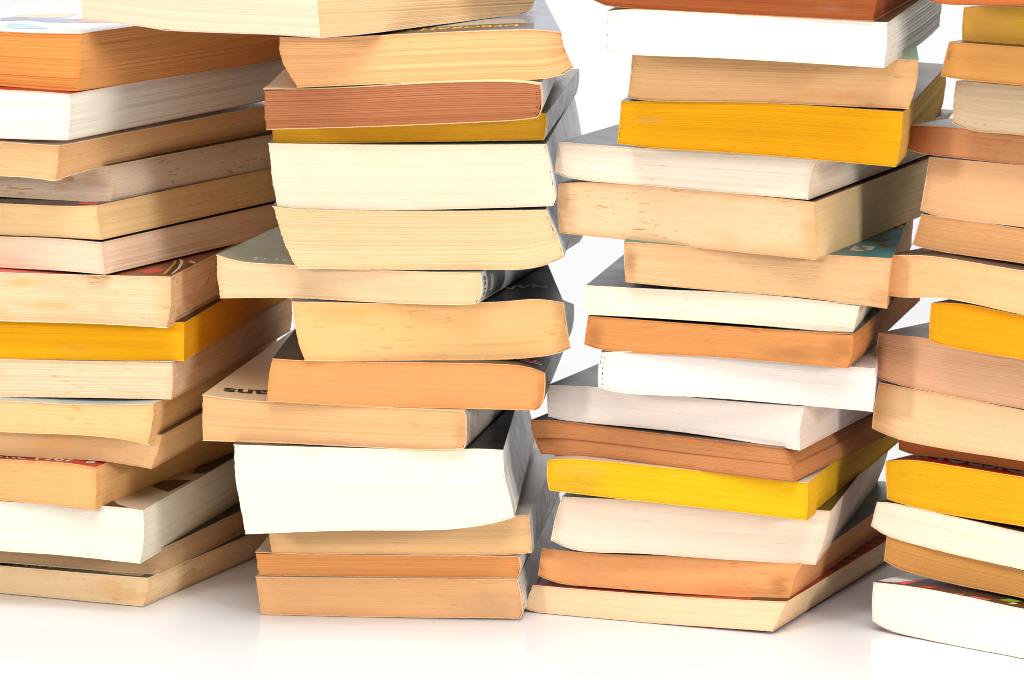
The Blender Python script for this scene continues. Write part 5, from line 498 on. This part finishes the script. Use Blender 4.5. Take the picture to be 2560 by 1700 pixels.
CURL = dict(b2=0.5, b12=0.6, c7=0.4, c4=0.7, a14=0.3, a9=0.3, c8=0.3)
def fine_curve(c, n=44): return [along(c, i / (n - 1)) for i in range(n)]

def covers(B, art, art2, spine_art, edge, parent):
    H, k = B.H, B.CARD
    rng = B.rng
    wave = [rng.gauss(0, 0.04) for _ in range(44)]
    T, Bo = fine_curve(B.T), fine_curve(B.B)
    fore = -1 if B.spine_right else 1            # side of the fore-edge
    def prot(c):
        c = list(c); i = 0 if B.spine_right else len(c) - 1
        c[i] = (c[i][0] + fore * 0.25, c[i][1]); return c
    T, Bo = prot(T), prot(Bo)
    top = sheet(B, T, [(u, z - k) for u, z in T], 1.0, 'cover', [art, edge], parent, -H - 0.3, H + 0.25, nv=22, curl=CURL.get(B.key, 0.0))
    bot = sheet(B, Bo, [(u, z + k) for u, z in Bo], 0.0, 'cover', [art2, edge], parent, -H - 0.3, H + 0.25)
    c = fine_curve(B.Rc if B.spine_right else B.Lc, 16)
    inw = -0.45 if B.spine_right else 0.45
    c = [along(c, 0.01 + 0.98 * i / 15) for i in range(16)]
    sp = sheet(B, c, [(u + inw, z) for u, z in c], None, 'spine', [spine_art, edge], parent, -H - 0.14, H + 0.14, jit=0.05)
    return top, bot, sp

def surface_poly(B, pts, name, matl, parent, lift=0.06):
    """a flat printed shape laid on the upper cover: (u, y) outline in mm"""
    H = B.H; lo, hi = B.T[0][0] + 0.4, B.T[-1][0] - 0.4
    pts = [(min(max(u, lo), hi), min(max(y, -H + 0.35), H - 0.5)) for u, y in pts]
    bm = bmesh.new()
    vs = [bm.verts.new((u, y, 0)) for u, y in pts]
    try: f = bm.faces.new(vs)
    except ValueError: bm.free(); return None
    bmesh.ops.triangulate(bm, faces=bm.faces[:])
    for _ in range(4):
        long = [e for e in bm.edges if e.calc_length() > 5]
        if not long: break
        bmesh.ops.subdivide_edges(bm, edges=long, cuts=1)
        bmesh.ops.triangulate(bm, faces=[f for f in bm.faces if len(f.verts) > 3])
    for v in bm.verts:
        u, y = v.co.x, v.co.y
        v.co = (u * MM, y * MM, (B.top_z(u, y) + lift) * MM)
    bmesh.ops.recalc_face_normals(bm, faces=bm.faces[:])
    if sum(f.normal.z for f in bm.faces) < 0: bmesh.ops.reverse_faces(bm, faces=bm.faces[:])
    me = bpy.data.meshes.new(name); bm.to_mesh(me); bm.free()
    me.materials.append(matl)
    o = bpy.data.objects.new(name, me); COL.objects.link(o); o.parent = parent
    return o

def text_mesh(txt, bold=0.0):
    cu = bpy.data.curves.new("lettering", 'FONT'); cu.body = txt; cu.offset = bold; cu.resolution_u = 3
    ob = bpy.data.objects.new("lettering", cu); COL.objects.link(ob)
    dg = bpy.context.evaluated_depsgraph_get()
    me = bpy.data.meshes.new_from_object(ob.evaluated_get(dg))
    bpy.data.objects.remove(ob); bpy.data.curves.remove(cu)
    xs = [v.co.x for v in me.vertices]; ys = [v.co.y for v in me.vertices]
    x0, x1, yy0, yy1 = min(xs), max(xs), min(ys), max(ys)
    return me, [((v.co.x - x0) / (x1 - x0), (v.co.y - yy0) / max(1e-6, yy1 - yy0)) for v in me.vertices]

def lettering(B, txt, quad, flip, bold, matl, parent):
    me, uv = text_mesh(txt, 0.03 if bold else 0.008)
    A, Bq, C, D = quad
    me.materials.clear(); me.materials.append(matl)
    for v, (tx, ty) in zip(me.vertices, uv):
        if flip: tx, ty = 1 - tx, 1 - ty
        u = (A[0] * (1 - tx) + Bq[0] * tx) * (1 - ty) + (D[0] * (1 - tx) + C[0] * tx) * ty
        y = (A[1] * (1 - tx) + Bq[1] * tx) * (1 - ty) + (D[1] * (1 - tx) + C[1] * tx) * ty
        y = min(max(y, -B.H + 0.2), B.H - 0.2)
        v.co = (u * MM, y * MM, (B.top_z(u, y) + 0.10) * MM)
    me.update()
    o = bpy.data.objects.new("title_lettering", me); COL.objects.link(o); o.parent = parent
    return o

def oval(B, pts, txt, flip, parent):
    cu = sum(p[0] for p in pts) / 4; cy = sum(p[1] for p in pts) / 4
    ru = (max(p[0] for p in pts) - min(p[0] for p in pts)) / 2; ry = (max(p[1] for p in pts) - min(p[1] for p in pts)) / 2
    if txt: ru, ry = 4.6, 3.4
    def ring(k): return [(cu + ru * k * cos(t), cy + ry * k * sin(t)) for t in [2 * math.pi * i / 28 for i in range(28)]]
    if txt: surface_poly(B, ring(1.12), 'printed_emblem', ink('whitepaint'), parent, 0.06)
    surface_poly(B, ring(1.0), 'printed_emblem', ink('red'), parent, 0.12)
    if txt:
        o = lettering(B, txt, [(cu - ru * .75, cy - ry * .55), (cu + ru * .75, cy - ry * .55), (cu + ru * .75, cy + ry * .6), (cu - ru * .75, cy + ry * .6)], flip, 1, ink('whitepaint'), parent)
        for v in o.data.vertices: v.co.z += 0.00012

def spine_quad(B, y0, y1, s0, s1, name, matl, parent, lift=0.08, ny=2, ns=8):
    c = B.Rc; P = Patch(); G = []
    for j in range(ns + 1):
        s = s0 + (s1 - s0) * j / ns; p = along(c, 1 - s); r = []
        for k in range(ny + 1):
            y = -B.H + y0 + (y1 - y0) * k / ny
            r.append((p[0] + lift, y, p[1] + B.dz(y, s)))
        G.append(r)
    P.grid(G)
    return P.build(name, [matl], parent)

def spine_text(B, txt, y0, y1, s0, s1, matl, parent):
    me, uv = text_mesh(txt, 0.01)
    me.materials.clear(); me.materials.append(matl)
    for v, (tx, ty) in zip(me.vertices, uv):
        s = s0 + (s1 - s0) * tx; p = along(B.Rc, 1 - s); y = -B.H + y1 + (y0 - y1) * ty
        v.co = ((p[0] + 0.16) * MM, y * MM, p[1] * MM)
    me.update()
    o = bpy.data.objects.new("spine_lettering", me); COL.objects.link(o); o.parent = parent
    return o

def stitch_holes(B, a, ss, parent, w=0.5):
    """dark needle slits in the folds beside the spine, on the page ends facing the viewer"""
    P = Patch()
    for s, l in ss:
        u0, z0 = B.section(a, s - l); u1, z1 = B.section(a, s + l)
        y = -B.H - 0.34
        k = B.rng.uniform(-.2, .2); q = B.rng.uniform(.25, 1) * w
        P.grid([[(u0 - q / 2 + k, y, z0), (u0 + q / 2 + k, y, z0)], [(u1 - q * .3 + k, y, z1), (u1 + q * .3 + k, y, z1)]])
    return P.build('stitch_holes', [ink('glue')], parent)

# ------------------------------------------------------------------ the setting: one white studio sweep
def sweep():
    N = Nodes("white_acrylic")
    g = N.new("ShaderNodeTexCoord").outputs["Object"]
    n = N.noise(g, 14.0, 3.0)
    N.put(N.bsdf.inputs["Base Color"], N.mix(n, (0.875, 0.875, 0.885), (0.895, 0.895, 0.905)))
    N.bsdf.inputs["Roughness"].default_value = 0.16
    N.bsdf.inputs["Specular IOR Level"].default_value = 0.16
    def strip(name, prof):
        P = Patch(); xs = [-3000 + 6000 * i / 12 for i in range(13)]
        P.grid([[(x, y, z) for x in xs] for y, z in prof])
        o = P.build(name, [N.m], None); o['kind'] = 'structure'
        return o
    strip('floor', [(-2600, 0), (-1200, 0), (0, 0), (1200, 0), (1300, 0)])
    R = 700
    strip('backdrop', [(1300 + R * sin(t), R - R * cos(t)) for t in [math.pi / 2 * i / 16 for i in range(17)]] + [(1300 + R, 1500), (1300 + R, 2600)])
sweep()

# ------------------------------------------------------------------ the books
def book(key, label, page, art, art2=None, spine=None, edge=(238, 222, 196), crack=None, relief=0.05):
    B = Book(key)
    root = bpy.data.objects.new("paperback_book", None); COL.objects.link(root)
    root.empty_display_size = 0.02
    root.location = B.d['at']; root.rotation_euler = (0, 0, radians(B.d['yaw']))
    root['label'] = label; root['category'] = 'book'; root['group'] = 'stacked paperback books'
    seed = hash_key(key) % 997
    pm = page_material("pages_" + key, seed=seed, **page)
    def cm(a, suffix):
        if isinstance(a, tuple): a = dict(col=a)
        return cover_material("card_" + key + suffix, seed=seed + len(suffix), **a)
    am = cm(art, ""); bm_ = cm(art2, "_back") if art2 else am; sm = cm(spine, "_spine") if spine else am
    edge = tuple(int(0.6 * e + 0.4 * p) for e, p in zip(edge, page["col"]))
    em = card_edge_material("card_edge_" + key, edge)
    page_block(B, pm, root, relief=relief * 0.5 if relief > 0.1 else relief, crack=crack)
    top, bot, sp = covers(B, am, bm_, sm, em, root)
    for n, kind, colr, pts, kw in PRINTS:
        if n != key: continue
        if kind == 'poly': surface_poly(B, pts, kw['name'], ink(colr), top, 0.06 if kw['name'] == 'printed_panel' or kw['name'] == 'printed_band' else 0.09)
        elif kind == 'text': lettering(B, kw['txt'], pts, kw.get('flip'), kw.get('bold'), ink(colr), top)
        elif kind == 'oval': oval(B, pts, kw['txt'], kw.get('flip'), top)
    return B, root, top, sp
W = dict(line=0.16, stain=0.22, tone=0.14)          # bleached paper
G = lambda a: dict(col=a, mottled=0.3)
def pg(c, **k): return dict(dict(col=c), **k)

# leftmost stack, from the floor upward
book('a15', "tan book with dark green lettered cover, lying on the floor under leftmost stack", pg((250, 218, 172), smudge=[(.85,.6,.12,.4,(226,160,90),.6),(.95,.3,.08,.3,(222,156,84),.5)], line=.22, stain=.7, freq=1.7), (62, 66, 54), spine=(80, 80, 70))
book('a14', "thin shaded beige book tucked under the thick white book of leftmost stack", pg((214, 180, 138), line=.3, freq=1.6), (34, 36, 30))
book('a13', "thick white book with sepia picture cover, third from bottom of leftmost stack", pg((240, 235, 216), freq=1.6, **W), dict(col=(206, 182, 152), mottled=.2), edge=(250, 240, 220))
book('a12', "orange-tan book with red cover lettered in white, leftmost stack", pg((236, 180, 116), line=.25, freq=1.8, stain=.35), (190, 40, 36), edge=(224, 176, 120))
book('a11', "thin tan book with pointed drooping corner, above the red-covered book of leftmost stack", pg((234, 186, 132), smudge=[(.62,.6,.1,.5,(222,150,70),.6),(.85,.4,.1,.3,(238,176,120),.5)], line=.2, freq=2.0, stain=.6), (96, 76, 70), edge=(216, 178, 124))
book('a10', "yellowish tan book with pale blue cover and red oval, leftmost stack", pg((242, 194, 134), line=.25, freq=1.6, stain=.55), (178, 188, 186), edge=(236, 196, 128))
book('a9', "cream book with ruled-looking pages, directly beneath the yellow-edged book of leftmost stack", pg((250, 218, 180), line=.42, freq=1.15, stain=.7), (150, 154, 150), edge=(238, 208, 162), relief=.16)
book('a8', "bright yellow-edged book in the leftmost stack", pg((250, 178, 14), smudge=[(.6,.25,.1,.12,(196,150,70),.4),(.15,.8,.15,.05,(150,90,10),.5)], line=.34, freq=1.5, stain=.15, tone=.12), dict(col=(40, 28, 20), col2=(110, 50, 30), mottled=.5), edge=(216, 190, 60))
book('a7', "foxed thick book with brown illustrated cover and red sticker, on the yellow-edged one, leftmost stack", pg((248, 208, 166), smudge=[(.45,.8,.1,.1,(222,150,60),.8),(.55,.35,.12,.1,(222,150,60),.7),(.35,.1,.1,.2,(226,160,84),.6),(.97,.6,.05,.5,(226,170,100),.6)], line=.42, freq=1.2, stain=1.0), dict(col=(136, 72, 36), col2=(60, 34, 20), mottled=.6, scale=.09), edge=(246, 226, 196), relief=.16)
book('a6', "pinkish cream book with small page splits, above the brown-covered foxed book of leftmost stack", pg((244, 214, 184), line=.16, freq=1.7, stain=.25), (58, 42, 34), edge=(232, 206, 178))
book('a5', "yellowed book with black cover and red label, beneath greyish foxed book of leftmost stack", pg((244, 206, 150), line=.3, freq=1.4, stain=.5), (52, 40, 36), edge=(232, 196, 140))
book('a4', "greyish foxed book set back in shadow, beneath the drooping-cornered tan book, leftmost stack", pg((236, 214, 190), smudge=[(.93,.7,.06,.3,(200,150,90),.6),(.8,.3,.06,.1,(196,140,84),.6)], line=.4, freq=1.5, stain=1.0), (70, 50, 40), edge=(220, 196, 160))
book('a3', "tan book with drooping back cover corner, under the upper white book of leftmost stack", pg((246, 198, 142), line=.36, freq=1.2, stain=.3), dict(col=(236, 220, 198), mottled=.1), edge=(244, 226, 198), relief=.15)
book('a2', "white-edged book with a red cover line, directly under the orange book atop leftmost stack", pg((240, 234, 218), freq=1.7, **W), (150, 34, 34), art2=(226, 216, 200), edge=(222, 150, 136))
book('a1', "thick orange-edged book with pale picture cover, on top of the leftmost stack", pg((240, 158, 82), side=(222, 158, 98), line=.45, freq=1.3, stain=.3), dict(col=(236, 230, 226), mottled=.1), art2=(160, 40, 40), edge=(214, 130, 64), relief=.18)

# second stack, from the floor upward
B, r, top, sp = book('b13', "dull tan book with grey stain, lying on the floor under second stack", pg((238, 182, 126), smudge=[(.9,.25,.2,.5,(160,132,108),.7),(.3,.1,.3,.2,(196,140,92),.5)], line=.24, freq=1.7, stain=.4), dict(col=(230, 206, 176), mottled=.15), spine=dict(col=(232, 226, 216), col2=(150, 146, 142), mottled=.35, scale=.12), edge=(232, 200, 160))
for k in range(8): spine_quad(B, 1.2 + (k % 2) * .5, 2.6 + (k % 3) * .4, .08 + k * .11, .13 + k * .11, 'printed_mark', ink('magenta'), sp)
B, r, top, sp = book('b12', "thinnest orange-brown ribbed book, second from bottom of second stack", pg((238, 164, 96), line=.5, freq=1.0, stain=.2), dict(col=(226, 204, 180), mottled=.15), spine=dict(col=(232, 224, 214), mottled=.15), edge=(232, 200, 160), relief=.18)
B, r, top, sp = book('b11', "pale orange-tan book directly under the very thick white book, second stack", pg((246, 198, 140), line=.2, freq=1.6, stain=.3), dict(col=(214, 204, 192), mottled=.2), spine=dict(col=(228, 224, 218), col2=(120, 118, 116), mottled=.45, scale=.16, wear=.6), edge=(230, 190, 140))
for k in range(5): spine_quad(B, 1.6, 2.5 + (k % 2) * .6, .3 + k * .1, .34 + k * .1, 'printed_mark', ink('magenta'), sp)
book('b10', "very thick white book with black cover, low in second stack", pg((238, 235, 214), freq=1.3, line=.2, stain=.12, tone=.1), (38, 34, 32), spine=dict(col=(230, 226, 220), col2=(140, 138, 138), mottled=.4, scale=.1), edge=(250, 244, 226))
B, r, top, sp = book('b9', "tan book with cream cover lettered in black, jutting left from second stack", pg((232, 180, 126), smudge=[(.72,.04,.3,.16,(140,108,84),.6),(.98,.5,.03,.5,(150,110,80),.5)], line=.32, freq=1.4, stain=.3), dict(col=(222, 194, 154), mottled=.12), spine=dict(col=(196, 184, 168), col2=(110, 110, 112), mottled=.5), edge=(248, 214, 168))
for k in range(5): spine_quad(B, 1.6, 2.6 + (k % 2) * .7, .16 + k * .15, .2 + k * .15, 'printed_mark', ink('magenta'), sp)
B, r, top, sp = book('b8', "orange-tan book with black cover and red oval emblem, second stack", pg((230, 158, 96), smudge=[(.99,.5,.02,.6,(150,86,40),.6)], line=.22, freq=1.5, stain=.15), (48, 40, 38), edge=(244, 180, 118))
book('b7', "foxed tan book with black white-lettered cover, under the sage green-covered book, second stack", pg((244, 190, 126), smudge=[(.2,.85,.14,.12,(226,150,70),.8),(.2,.68,.12,.06,(226,150,70),.6),(.72,.25,.2,.05,(220,150,80),.6)], line=.12, freq=1.6, stain=.5), dict(col=(44, 44, 48), col2=(84, 92, 96), mottled=.5, wear=.5), edge=(244, 214, 170))
B, r, top, sp = book('b6', "slim tan book with sage green cover and numbered spine, sticking out of second stack", pg((248, 210, 164), line=.34, freq=1.2, stain=.12), dict(col=(170, 176, 152), mottled=.15), spine=dict(col=(206, 204, 200), mottled=.2), edge=(250, 222, 180), relief=.16)
spine_text(B, "12198", 2.4, 5.6, .12, .86, ink('spinedark'), sp)
spine_quad(B, 8, 22, .05, .95, 'printed_panel', ink('spinegreen'), sp)
spine_quad(B, 13, 17, .3, .8, 'printed_art', ink('greypaper'), sp, .12)
spine_quad(B, 22.3, 36, .05, .95, 'printed_panel', ink('spinedark'), sp)
book('b5', "thick ribbed pale tan book with curved fore-edge, above the sage green cover, second stack", pg((248, 214, 166), line=.45, freq=.95, stain=.12, tone=.15), (120, 122, 130), spine=(224, 224, 228), edge=(248, 210, 158), relief=.2)
book('b4', "thick cream book with pale green cover, in upper half of second stack", pg((250, 234, 208), line=.12, freq=1.6, stain=.12, tone=.12), (148, 168, 146), spine=dict(col=(232, 230, 232), col2=(180, 178, 186), mottled=.4), edge=(244, 230, 200))
book('b3', "thin olive-yellow book with grey spine, squeezed under reddish brown book, second stack", pg((206, 152, 34), smudge=[(.8,.7,.1,.2,(90,60,20),.5)], line=.35, freq=1.4, stain=.3), (120, 116, 108), spine=dict(col=(222, 220, 218), col2=(110, 112, 122), mottled=.6, scale=.14), edge=(200, 160, 80))
B, r, top, sp = book('b2', "reddish brown-edged book with cream cover, in the second stack", pg((178, 114, 76), line=.8, freq=.95, stain=.1, tone=.1), dict(col=(244, 218, 178), mottled=.08), spine=dict(col=(206, 202, 196), mottled=.3), edge=(242, 210, 160), relief=.22)
stitch_holes(B, .985, [(.78, .03), (.6, .04), (.35, .035), (.15, .03)], r, .4)
book('b1', "tan book with yellow-lettered cover and torn white spine, under the bridging cream book", pg((238, 178, 122), line=.4, freq=1.0, stain=.15), dict(col=(136, 140, 150), mottled=.2, wear=.4), spine=dict(col=(210, 206, 196), wear=.7), edge=(240, 200, 146), relief=.18)
book('b0', "large cream book bridging the tops of the two left stacks", pg((236, 198, 150), side=(252, 228, 200), line=.36, freq=.9, stain=.12, tone=.1), (120, 120, 120), edge=(210, 204, 196), relief=.14)

# third stack, from the floor upward
book('c15', "pale tan book with red cover, lying on the floor under third stack", pg((248, 212, 170), line=.1, freq=1.7, stain=.12, tone=.12), dict(col=(168, 62, 34), col2=(96, 30, 22), mottled=.4), edge=(238, 206, 166))
book('c14', "orange book with brown corner stain and green-blue cover, second from bottom of third stack", pg((246, 172, 112), smudge=[(.95,.35,.05,.4,(150,84,36),.8),(.8,.15,.2,.25,(196,110,50),.5)], line=.16, freq=1.6, stain=.5), dict(col=(84, 92, 100), col2=(40, 52, 66), mottled=.6, scale=.08), edge=(226, 172, 118))
book('c13', "thick off-white book leaning askew, under the lower yellow-edged book of third stack", pg((244, 222, 200), line=.2, freq=1.3, stain=.15), (70, 60, 34), edge=(236, 220, 190))
book('c12', "bright yellow-edged book with pinkish white cover, lower part of third stack", pg((240, 188, 22), smudge=[(.1,.2,.16,.4,(150,124,60),.55),(.12,.7,.14,.25,(206,160,84),.5)], line=.3, freq=1.5, stain=.3, tone=.2), dict(col=(226, 206, 192), mottled=.12), edge=(228, 190, 70))
book('c11', "brown book with pages split by a crack, third stack", pg((204, 138, 88), smudge=[(.04,.5,.08,.6,(90,52,32),.7),(.6,.7,.3,.3,(150,104,70),.4)], line=.4, freq=1.5, stain=.5), (112, 92, 80), edge=(150, 92, 54), crack=(.44, 1.4), relief=.16)
book('c10', "greyish white book with grey cover, resting on the split brown book, third stack", pg((236, 222, 210), line=.1, freq=1.7, stain=.08, tone=.08), (96, 98, 106), edge=(232, 220, 208))
B, r, top, sp = book('c9', "pinkish white book with stitch holes by its spine, third stack", pg((246, 232, 222), line=.22, freq=1.2, stain=.1, tone=.08), dict(col=(232, 216, 210), mottled=.08), edge=(244, 230, 216))
stitch_holes(B, .012, [(.86, .03), (.72, .035), (.56, .04), (.4, .04), (.24, .03), (.1, .02)], r, .55)
book('c8', "orange-brown stained book in middle of third stack, above the pinkish white book", pg((216, 146, 84), smudge=[(.8,.3,.16,.3,(120,80,46),.6),(.95,.6,.06,.4,(140,84,44),.6),(.03,.4,.04,.5,(120,66,30),.7)], line=.28, freq=1.5, stain=.6), (40, 34, 32), edge=(206, 132, 70))
book('c7', "slim cream book with blackish cover, between teal-covered and orange-brown books, third stack", pg((248, 232, 206), line=.26, freq=1.2, stain=.25, tone=.12), dict(col=(84, 82, 86), col2=(50, 44, 44), mottled=.4), edge=(246, 228, 198))
B, r, top, sp = book('c6', "tan book with teal cover bearing white emblem, third stack", pg((234, 188, 138), smudge=[(.97,.2,.05,.3,(170,112,64),.6),(.02,.5,.03,.6,(110,60,36),.7)], line=.36, freq=1.3, stain=.3), dict(col=(80, 146, 150), col2=(50, 96, 102), mottled=.4, scale=.06, wear=.15), edge=(212, 162, 110))
book('c5', "thick foxed tan book with dark maroon cover, middle of third stack", pg((246, 206, 160), smudge=[(.98,.5,.05,.6,(200,146,84),.7),(.02,.5,.05,.6,(170,120,80),.7),(.9,.1,.2,.2,(206,150,80),.5)], side=(244, 214, 158), line=.22, freq=1.6, stain=.8, tone=.4), (74, 48, 44), edge=(214, 164, 108))  # the brown patch at the left end is shadow painted into the pages
book('c4', "off-white book with grey cover jutting left, under deep yellow book of third stack", pg((252, 236, 214), line=.3, freq=1.2, stain=.25), dict(col=(84, 86, 96), mottled=.3), edge=(228, 204, 170))
book('c3', "thick deep yellow-edged book with small red label, third stack", pg((242, 170, 8), smudge=[(.1,.6,.06,.1,(190,150,90),.6),(.5,.4,.3,.2,(206,140,10),.4)], side=(214, 178, 96), line=.45, freq=1.3, stain=.3, tone=.15), dict(col=(104, 84, 74), mottled=.3), edge=(206, 170, 50), relief=.15)
book('c2', "tan shaded book with pale green cover, between white and deep yellow books, third stack", pg((226, 176, 122), smudge=[(.75,.2,.16,.1,(200,120,50),.6)], line=.24, freq=1.6, stain=.6), (150, 172, 140), edge=(214, 170, 116))
book('c1', "white book with ribbed pages, under the dark reddish brown book topping third stack", pg((238, 235, 226), smudge=[(.03,.8,.03,.2,(150,140,130),.5),(.3,.4,.06,.2,(226,206,160),.5)], line=.3, freq=1.0, stain=.2, tone=.12), dict(col=(88, 58, 40), mottled=.3), edge=(236, 206, 164), relief=.16)
book('c0', "dark reddish brown book cropped by the frame, at top of third stack", pg((150, 78, 38), smudge=[(.85,.3,.06,.2,(150,110,80),.5)], line=.4, freq=1.6, stain=.3), (120, 40, 30), edge=(196, 136, 84))

# rightmost stack, from the floor upward
book('d15', "white book with red and brown picture cover, lying on the floor under rightmost stack", pg((250, 248, 234), line=.08, freq=1.6, stain=.08, tone=.06), dict(col=(74, 44, 30), mottled=.25), art2=(150, 50, 60), edge=(244, 214, 190))
book('d14', "brown-tan book second from bottom of rightmost stack", pg((216, 156, 86), line=.36, freq=1.6, stain=.4), (52, 46, 44), edge=(216, 176, 120))
book('d13', "cream white curved book between the red-covered yellow book and brown book, rightmost stack", pg((254, 240, 216), line=.12, freq=1.6, stain=.1, tone=.1), (70, 50, 24), edge=(236, 206, 168))
book('d12', "yellow-edged book with red lettered cover, rightmost stack", pg((240, 182, 26), line=.34, freq=1.4, stain=.25, tone=.18), (176, 34, 28), edge=(238, 196, 90))
book('d11', "thin red-brown book nearly hidden above the red lettered cover, rightmost stack", pg((182, 102, 54), line=.25, freq=1.6, stain=.3), (120, 80, 60), edge=(176, 112, 66))
book('d10', "thick creamy tan book with darkened spine end, beneath the pinkish tan book, rightmost stack", pg((246, 206, 158), line=.16, freq=1.6, stain=.2, edge=(0.0, .12, (196, 142, 84), .7)), (130, 110, 90), edge=(222, 184, 136))
book('d9', "pinkish tan thick book under the orange-yellow book of rightmost stack", pg((240, 188, 148), smudge=[(.01,.4,.03,.6,(110,56,26),.8),(.6,.75,.3,.2,(210,150,100),.4)], line=.14, freq=1.6, stain=.3), dict(col=(196, 194, 190), mottled=.2), edge=(226, 176, 132))
book('d8', "orange-yellow-edged book set back to the right, middle of rightmost stack", pg((246, 166, 18), line=.24, freq=1.6, stain=.2), (84, 48, 28), edge=(232, 168, 60))
book('d7', "light tan book with brown cover jutting left, above orange-yellow book, rightmost stack", pg((246, 198, 142), smudge=[(.5,.6,.2,.15,(210,160,104),.4)], line=.14, freq=1.6, stain=.3), (104, 80, 68), edge=(248, 220, 182))
book('d6', "tan shaded book with rounded spine, directly under the peach-edged book, rightmost stack", pg((228, 168, 112), line=.16, freq=1.6, stain=.3), (80, 60, 52), edge=(232, 196, 156))
book('d5', "thick smooth peach-edged book in the rightmost stack", pg((246, 192, 140), line=.16, freq=1.6, stain=.2), dict(col=(130, 128, 130), mottled=.2), edge=(244, 216, 184))
book('d4', "slim reddish brown book jutting left against the third stack, in rightmost stack", pg((206, 144, 98), smudge=[], line=.26, freq=1.5, stain=.5, edge=(0.0, .2, (138, 74, 36), .9)), dict(col=(150, 148, 150), mottled=.2), edge=(190, 130, 84))  # dark spine-end stretch paints the third stack's cast shadow into the page colour
book('d3', "greyish beige book in the upper part of rightmost stack", pg((216, 190, 156), line=.32, freq=1.5, stain=.5), (150, 146, 140), edge=(196, 160, 118))
B, r, top, sp = book('d2', "orange-tan book with dark slit beside spine, above greyish beige book of rightmost stack", pg((224, 160, 86), line=.3, freq=1.5, stain=.3), (120, 90, 60), edge=(216, 158, 96))
stitch_holes(B, .012, [(.6, .12)], r, .4)
book('d1', "yellowish tan book second from top of rightmost stack", pg((238, 194, 60), line=.16, freq=1.7, stain=.3, edge=(.05, .42, (226, 166, 76), .9)), (140, 110, 70), edge=(206, 150, 86))
book('d0', "brown-edged book mostly cropped away at top of rightmost stack", pg((192, 106, 52), line=.3, freq=1.6, stain=.3), (90, 60, 44), edge=(150, 90, 50))
